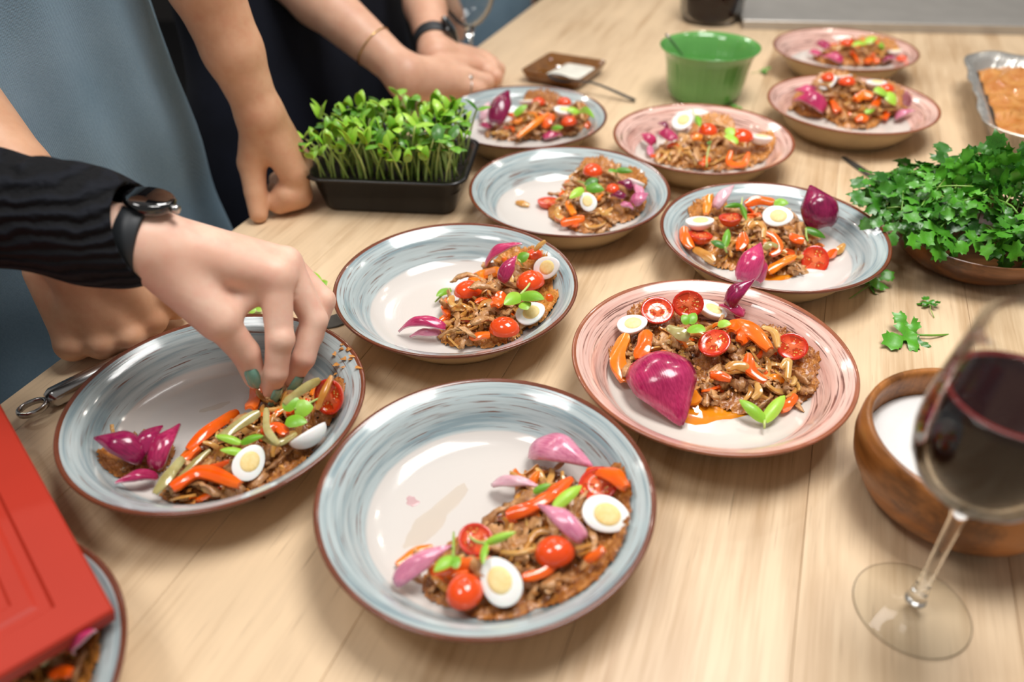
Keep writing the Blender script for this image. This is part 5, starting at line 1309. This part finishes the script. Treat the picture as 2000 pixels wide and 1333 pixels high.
# watch on the wrist, half under the cuff
wax = nrm(W2-F2); wz = nrm(A3(.02, .10, 1.)-wax*(A3(.02, .10, 1.)@wax)); wy = np.cross(wz, wax); wc = A3(-.2890, .5300, .1770)
def loop(c, ax, z, y, rz_, ry_, n=40): return [c+z*rz_*math.cos(t)+y*ry_*math.sin(t) for t in np.linspace(0, 2*math.pi, n)]
V, Fc = tube(loop(wc, wax, wz, wy, .0292, .0275), .0105, 8, tuple(wax), .14, False, 4.)
def band(c, ax, z, y, rz_, ry_, w_, th, n=44):
    V, Fc = [], []
    for k in range(n):
        t = 2*math.pi*k/n; o = z*math.cos(t)*rz_+y*math.sin(t)*ry_; d = nrm(o)
        for dr, da in ((0, -w_), (th, -w_*.85), (th, w_*.85), (0, w_)): V.append(c+o+d*dr+ax*da)
    for k in range(n):
        j = (k+1) % n
        for a in range(4): b = (a+1) % 4; Fc.append((k*4+a, k*4+b, j*4+b, j*4+a))
    return V, Fc
V, Fc = band(wc, wax, wz, wy, .0305, .0290, .0095, .0022); band_o = world_obj('watch_band', V, Fc, M['rubber'], p2, label='dark grey watch strap at the black cuff')
wcc = wc+wz*.0340+wax*.006+wy*.004
V, Fc = lathe([(0, -.0045), (.0165, -.0045), (.0185, -.003), (.0190, .002), (.0175, .0042), (.0165, .0045), (0, .0045)], 40)
R3 = np.array([wax, wy, wz]); V = [wcc+A3(*v)@R3 for v in V]; world_obj('watch_case', V, Fc, M['watchglass'], band_o)
V, Fc = lathe([(0, -.003), (.0032, -.003), (.0034, 0), (.0032, .003), (0, .003)], 16); V = [wcc+wax*.0205-wy*.002+A3(v[2], v[0], v[1])@R3 for v in V]; world_obj('watch_crown', V, Fc, M['steel'], band_o)

# ---- the person in the grey-blue apron leaning on both fists
p1 = person(edge(.27, .20), 'person in grey-blue apron leaning on both fists at the table')
def lower(u, v, z): return at(u, v, z)
lW = Q(508, 224, 1.03)                                           # left wrist (right in the picture)
tt, ti, tm = at(505, 418, .011), at(499, 375, .036), at(492, 318, .070)
lI = at(574, 340, .052); lIp = at(582, 380, .022); lIt = at(546, 394, .018)
lK = [lI+A3(.000, .024, .002), lI+A3(-.004, .046, -.004), lI+A3(-.010, .066, -.012)]
lEl = Q(395, -40, 1.0); lSh = Q(330, -420, .98)
armL = [cap(lW, lI, .0245, .019), cap(lW, lK[0], .025, .019), cap(lW, lK[1], .025, .018), cap(lW, lK[2], .024, .016), cap(lW, tm, .023, .018), cap(lW, lW+(lEl-lW)*.5, .0255, .034), cap(lW+(lEl-lW)*.5, lEl, .034, .040), cap(lEl, lSh, .042, .05)]
gL = [(.010, armL), finger([tm, ti, tt], [.0175, .0140, .0120]), finger([lI, lIp, lIt], [.0185, .0185, .0165]), (.004, [ell(at(566, 380, .026), np.eye(3), (.022, .022, .020))])]
for i, k in enumerate(lK): gL.append(finger([k, k+A3(-.012, -.018, -.030+.003*i), k+A3(-.03, -.008, -.030+.003*i)], [.0175, .0150, .013]))
rW = at(160, 520, .098)                                          # right fist, back of the hand to the camera
kn = [at(292, 622, .026), at(250, 655, .022), at(198, 668, .022), at(142, 672, .022)]
rEl = Q(-120, 170, .93); rSh = Q(-260, -330, .95)
wr2 = at(215, 525, .095); wl2 = at(95, 530, .088)
armR = [cap(rW, kn[0], .025, .0165), cap(rW, kn[1], .026, .0170), cap(rW, kn[2], .026, .0170), cap(rW, kn[3], .025, .0150), cap(wr2, kn[0], .023, .0165), cap(wl2, kn[3], .022, .0150), cap(rW, rW+(rEl-rW)*.5, .030, .038), cap(rW+(rEl-rW)*.5, rEl, .038, .044), cap(rEl, rSh, .044, .052)]
gR = [(.007, armR)]
for k in kn: gR.append((.003, [ell(k+A3(.004, -.006, .004), np.eye(3), (.0150, .0150, .0135))]))
for i, k in enumerate(kn): gR.append(finger([k, k+N2*.012+D2*.020+A3(0, 0, -.006), k+N2*.02+D2*.045+A3(0, 0, .002)], [.0165, .015, .013]))
gR.append(finger([at(270, 560, .060), at(322, 600, .040)+D2*.02, at(318, 622, .020)+D2*.02], [.020, .015, .013]))
c1 = edge(.27, .20); up1 = lambda t, o, z: edge(t, o, z)
HP = head(p1, up1(.27, .02, .80), -N2[:2], 0, None)
core = [cap(up1(.27, .22, -.05), up1(.27, .20, .42), .08, .08), cap(lSh, up1(.27, .20, .46), .045, .06), cap(rSh, up1(.27, .20, .46), .045, .06), cap(up1(.27, .18, .46), up1(.27, .08, .66), .065, .06)]
b1 = sdf_obj('body', gL+gR+[(.03, core+HP)], .0030, M['skin_tan'], p1, .004, 3)
nail(b1, ti+(tt-ti)*.55+nrm(CAM-tt)*.0122, tt+nrm(CAM-tt)*.0108, nrm(CAM-tt), .0082, .0160, M['nail'])
# shirt and trousers behind, apron in front
axT = np.array([D2, N2, (0, 0, 1.)])
sdf_obj('dark_shirt', [(.03, [ell(up1(.27, .21, -.02), axT, (.185, .115, .2)), ell(up1(.27, .20, .22), axT, (.185, .115, .26)), ell(up1(.27, .17, .42), axT, (.20, .11, .16)), cap(up1(.44, .17, .47), lSh, .065, .056), cap(up1(.10, .17, .47), rSh, .065, .056)])], .010, M['navy_cloth'], p1)
sdf_obj('trousers', [(.02, [ell(up1(.27, .20, -.14), axT, (.18, .13, .16)), cap(up1(.36, .20, -.18), up1(.37, .20, FLOOR+.04), .095, .065), cap(up1(.18, .20, -.18), up1(.17, .20, FLOOR+.04), .095, .065)])], .012, M['navy_cloth'], p1)
def apron_sheet():
    """canvas hanging over chest and hips, wrapped round the trunk, with soft folds"""
    V, Fc = [], []; nu, nv = 46, 60
    for i in range(nu+1):
        z = .50-.98*i/nu
        lean = np.interp(z, [-.48, -.1, .2, .5], [.085, .062, .055, .040])
        hw = np.interp(z, [-.48, -.1, .15, .35, .5], [.245, .232, .205, .17, .13])
        for j in range(nv+1):
            s_ = j/nv*2-1; a = s_*hw
            wrap = .135*(abs(s_)**2.4)
            fold = .007*math.sin(7*s_+2.2*z*3+1)*np.interp(z, [-.5, 0, .4], [1.6, 1, .3]) + .004*math.sin(17*s_+9*z)+.006*math.sin(26*z+3*s_)*math.exp(-((z-.02)/.12)**2)
            V.append(edge(.285+a*1.13, lean+wrap+fold, z))
    m = len(V); q = nv+1
    nrmv = [np.asarray(v)+N2*.003 for v in V]
    for i in range(nu):
        for j in range(nv): a = i*q+j; Fc.append((a, a+1, a+q+1, a+q)); a += m; Fc.append((a, a+q, a+q+1, a+1))
    for i in range(nu):
        for j in (0, nv): a = i*q+j; Fc.append((a, a+q, a+q+m, a+m))
    for j in range(nv):
        for i in (0, nu): a = i*q+j; Fc.append((a, a+1, a+1+m, a+m))
    return V+nrmv, Fc
V, Fc = apron_sheet(); world_obj('apron', V, Fc, M['apron'], p1, label='plain grey-blue canvas apron')

# ---- the person in black with both hands resting at the table edge
p3 = person(edge(1.02, .28), 'person in black with crossed hands, ring and smartwatch by the sprouts')
w3 = at(792, 146, .075)
k3 = [at(905, 128, .050), at(905, 150, .046), at(893, 168, .038), at(872, 182, .028)]
f3 = [[at(962, 132, .038), at(966, 150, .016), at(950, 158, .010)], [at(950, 160, .034), at(948, 176, .013), at(930, 178, .010)], [at(934, 176, .026), at(930, 190, .010), at(912, 190, .009)], [at(914, 188, .018), at(908, 198, .009), at(896, 198, .008)]]
e3 = Q(505, -105, 1.42); s3 = Q(430, -380, 1.50)
g3 = [(.014, [cap(w3, k3[0], .026, .0185), cap(w3, k3[1], .028, .0185), cap(w3, k3[2], .028, .0175), cap(w3+A3(0, -.01, -.012), k3[3], .025, .016), cap(w3, w3+(e3-w3)*.6, .0285, .043), cap(w3+(e3-w3)*.6, e3, .043, .046), cap(e3, s3, .046, .055)])]
for k, f in zip(k3, f3): g3.append(finger([k]+f, [.0175, .0138, .0118, .0098]))
w3b = at(852, 108, .070); k3b = [at(945, 118, .040), at(938, 132, .040), at(926, 112, .042)]
e3b = Q(815, -60, 1.62); s3b = Q(760, -330, 1.70)
g3.append((.014, [cap(w3b, k3b[0], .025, .017), cap(w3b, k3b[1], .025, .017), cap(w3b, k3b[2], .025, .016), cap(w3b, w3b+(e3b-w3b)*.55, .0270, .037), cap(w3b+(e3b-w3b)*.55, e3b, .037, .045), cap(e3b, s3b, .045, .055)]))
for k, (a, b) in zip(k3b, (((972, 136), (972, 152)), ((968, 150), (964, 160)), ((960, 124), (968, 140)))): g3.append(finger([k, at(*a, .030), at(*b, .012)], [.016, .0135, .0105]))
HP = head(p3, edge(1.09, .15, .78), -N2[:2], .25, None)
mid3 = edge(1.05, .27, .44)
g3.append((.03, [cap(s3, mid3, .055, .08), cap(s3b, mid3, .055, .08), cap(edge(1.05, .28, .2), mid3, .08, .08), cap(mid3, edge(1.08, .19, .64), .07, .055)]+HP))
sdf_obj('body', g3, .0034, M['skin_mid'], p3, .0035, 3)
sdf_obj('black_shirt', [(.03, [ell(edge(1.05, .28, -.02), axT, (.20, .12, .22)), ell(edge(1.05, .28, .22), axT, (.20, .115, .26)), ell(edge(1.05, .27, .42), axT, (.20, .11, .14)), cap(mid3+D2*.15, s3b, .07, .064), cap(mid3-D2*.15, s3, .07, .064)])], .010, M['black_cloth'], p3)
sdf_obj('black_apron', [(.03, [ell(edge(.93, .25, -.15), axT, (.34, .135, .46)), ell(edge(.95, .26, .20), axT, (.31, .115, .36))])], .010, M['navy_cloth'], p3)
sdf_obj('trousers', [(.02, [cap(edge(1.12, .28, -.2), edge(1.13, .28, FLOOR+.04), .10, .065), cap(edge(.92, .28, -.2), edge(.91, .28, FLOOR+.04), .10, .065)])], .012, M['black_cloth'], p3)
ax3 = nrm(w3b-e3b); z3 = nrm(A3(.9, -.5, .3)-ax3*(A3(.9, -.5, .3)@ax3)); y3 = np.cross(z3, ax3); c3 = w3b+(e3b-w3b)*.15
V, Fc = band(c3, ax3, z3, y3, .0300, .0300, .0115, .0028); band_o = world_obj('watch_band', V, Fc, M['rubber'], p3)
V, Fc = loft([rrect(.017, .0195, .006, -.005), rrect(.019, .0215, .007, -.003), rrect(.019, .0215, .007, .003), rrect(.016, .0185, .006, .0055)], True, True)
R3 = np.array([y3, ax3, z3]); V = [c3+z3*.035+A3(*v)@R3 for v in V]; world_obj('watch_case', V, Fc, M['watchglass'], band_o)
axb = nrm(w3-e3); zb = nrm(A3(0, 0, 1)-axb*axb[2]); yb = np.cross(zb, axb); cb = w3+(e3-w3)*.22
V, Fc = tube(loop(cb, axb, zb, yb, .0350, .0350), .0011, 6, tuple(axb), 1., False); world_obj('bracelet', V, Fc, M['gold'], p3, label='thin gold bracelet')
fr = (k3[2]+f3[2][0])/2; axr = nrm(f3[2][0]-k3[2]); zr = nrm(A3(0, 0, 1)-axr*axr[2]); yr = np.cross(zr, axr)
V, Fc = tube(loop(fr, axr, zr, yr, .0162, .0162, 24), .0012, 6, tuple(axr), 1., False)
V2, F2_ = lathe([(0, -.003), (.0028, -.001), (.0034, .001), (.002, .003), (0, .0032)], 8); V2 = [fr+zr*.0165+A3(*v)*1.5 for v in V2]
V, Fc = join((V, Fc), (V2, F2_)); world_obj('finger_ring', V, Fc, M['steel'], p3)

# ---- a fourth person further along the edge, only the apron in view
p4 = person(edge(1.75, .26), 'person in grey-blue apron at the far end behind the empty glass')
HP = head(p4, edge(1.75, .24, .82), -N2[:2], 0, None)
sdf_obj('body', [(.03, [cap(edge(1.75, .26, 0), edge(1.75, .26, .48), .11, .11), cap(edge(1.75, .26, .48), edge(1.75, .25, .68), .07, .055), cap(edge(1.94, .26, .46), edge(1.99, .28, .2), .05, .04), cap(edge(1.99, .28, .2), edge(1.96, .2, -.04), .04, .03), cap(edge(1.56, .26, .46), edge(1.52, .30, .2), .05, .04), cap(edge(1.52, .30, .2), edge(1.56, .24, -.04), .04, .03), ell(edge(1.96, .19, -.09), axT, (.02, .035, .06)), ell(edge(1.56, .23, -.09), axT, (.02, .035, .06))]+HP)], .006, M['skin_mid'], p4)
sdf_obj('shirt', [(.03, [ell(edge(1.75, .27, .25), axT, (.2, .125, .3)), cap(edge(1.9, .26, .46), edge(1.97, .275, .28), .065, .055), cap(edge(1.6, .26, .46), edge(1.535, .29, .28), .065, .055)])], .010, M['black_cloth'], p4)
sdf_obj('apron', [(.03, [ell(edge(1.75, .24, -.1), axT, (.21, .13, .45)), ell(edge(1.75, .23, .25), axT, (.17, .13, .26))])], .010, M['apron'], p4)
sdf_obj('trousers', [(.02, [cap(edge(1.84, .27, -.2), edge(1.85, .27, FLOOR+.04), .10, .065), cap(edge(1.66, .27, -.2), edge(1.65, .27, FLOOR+.04), .10, .065)])], .012, M['navy_cloth'], p4)
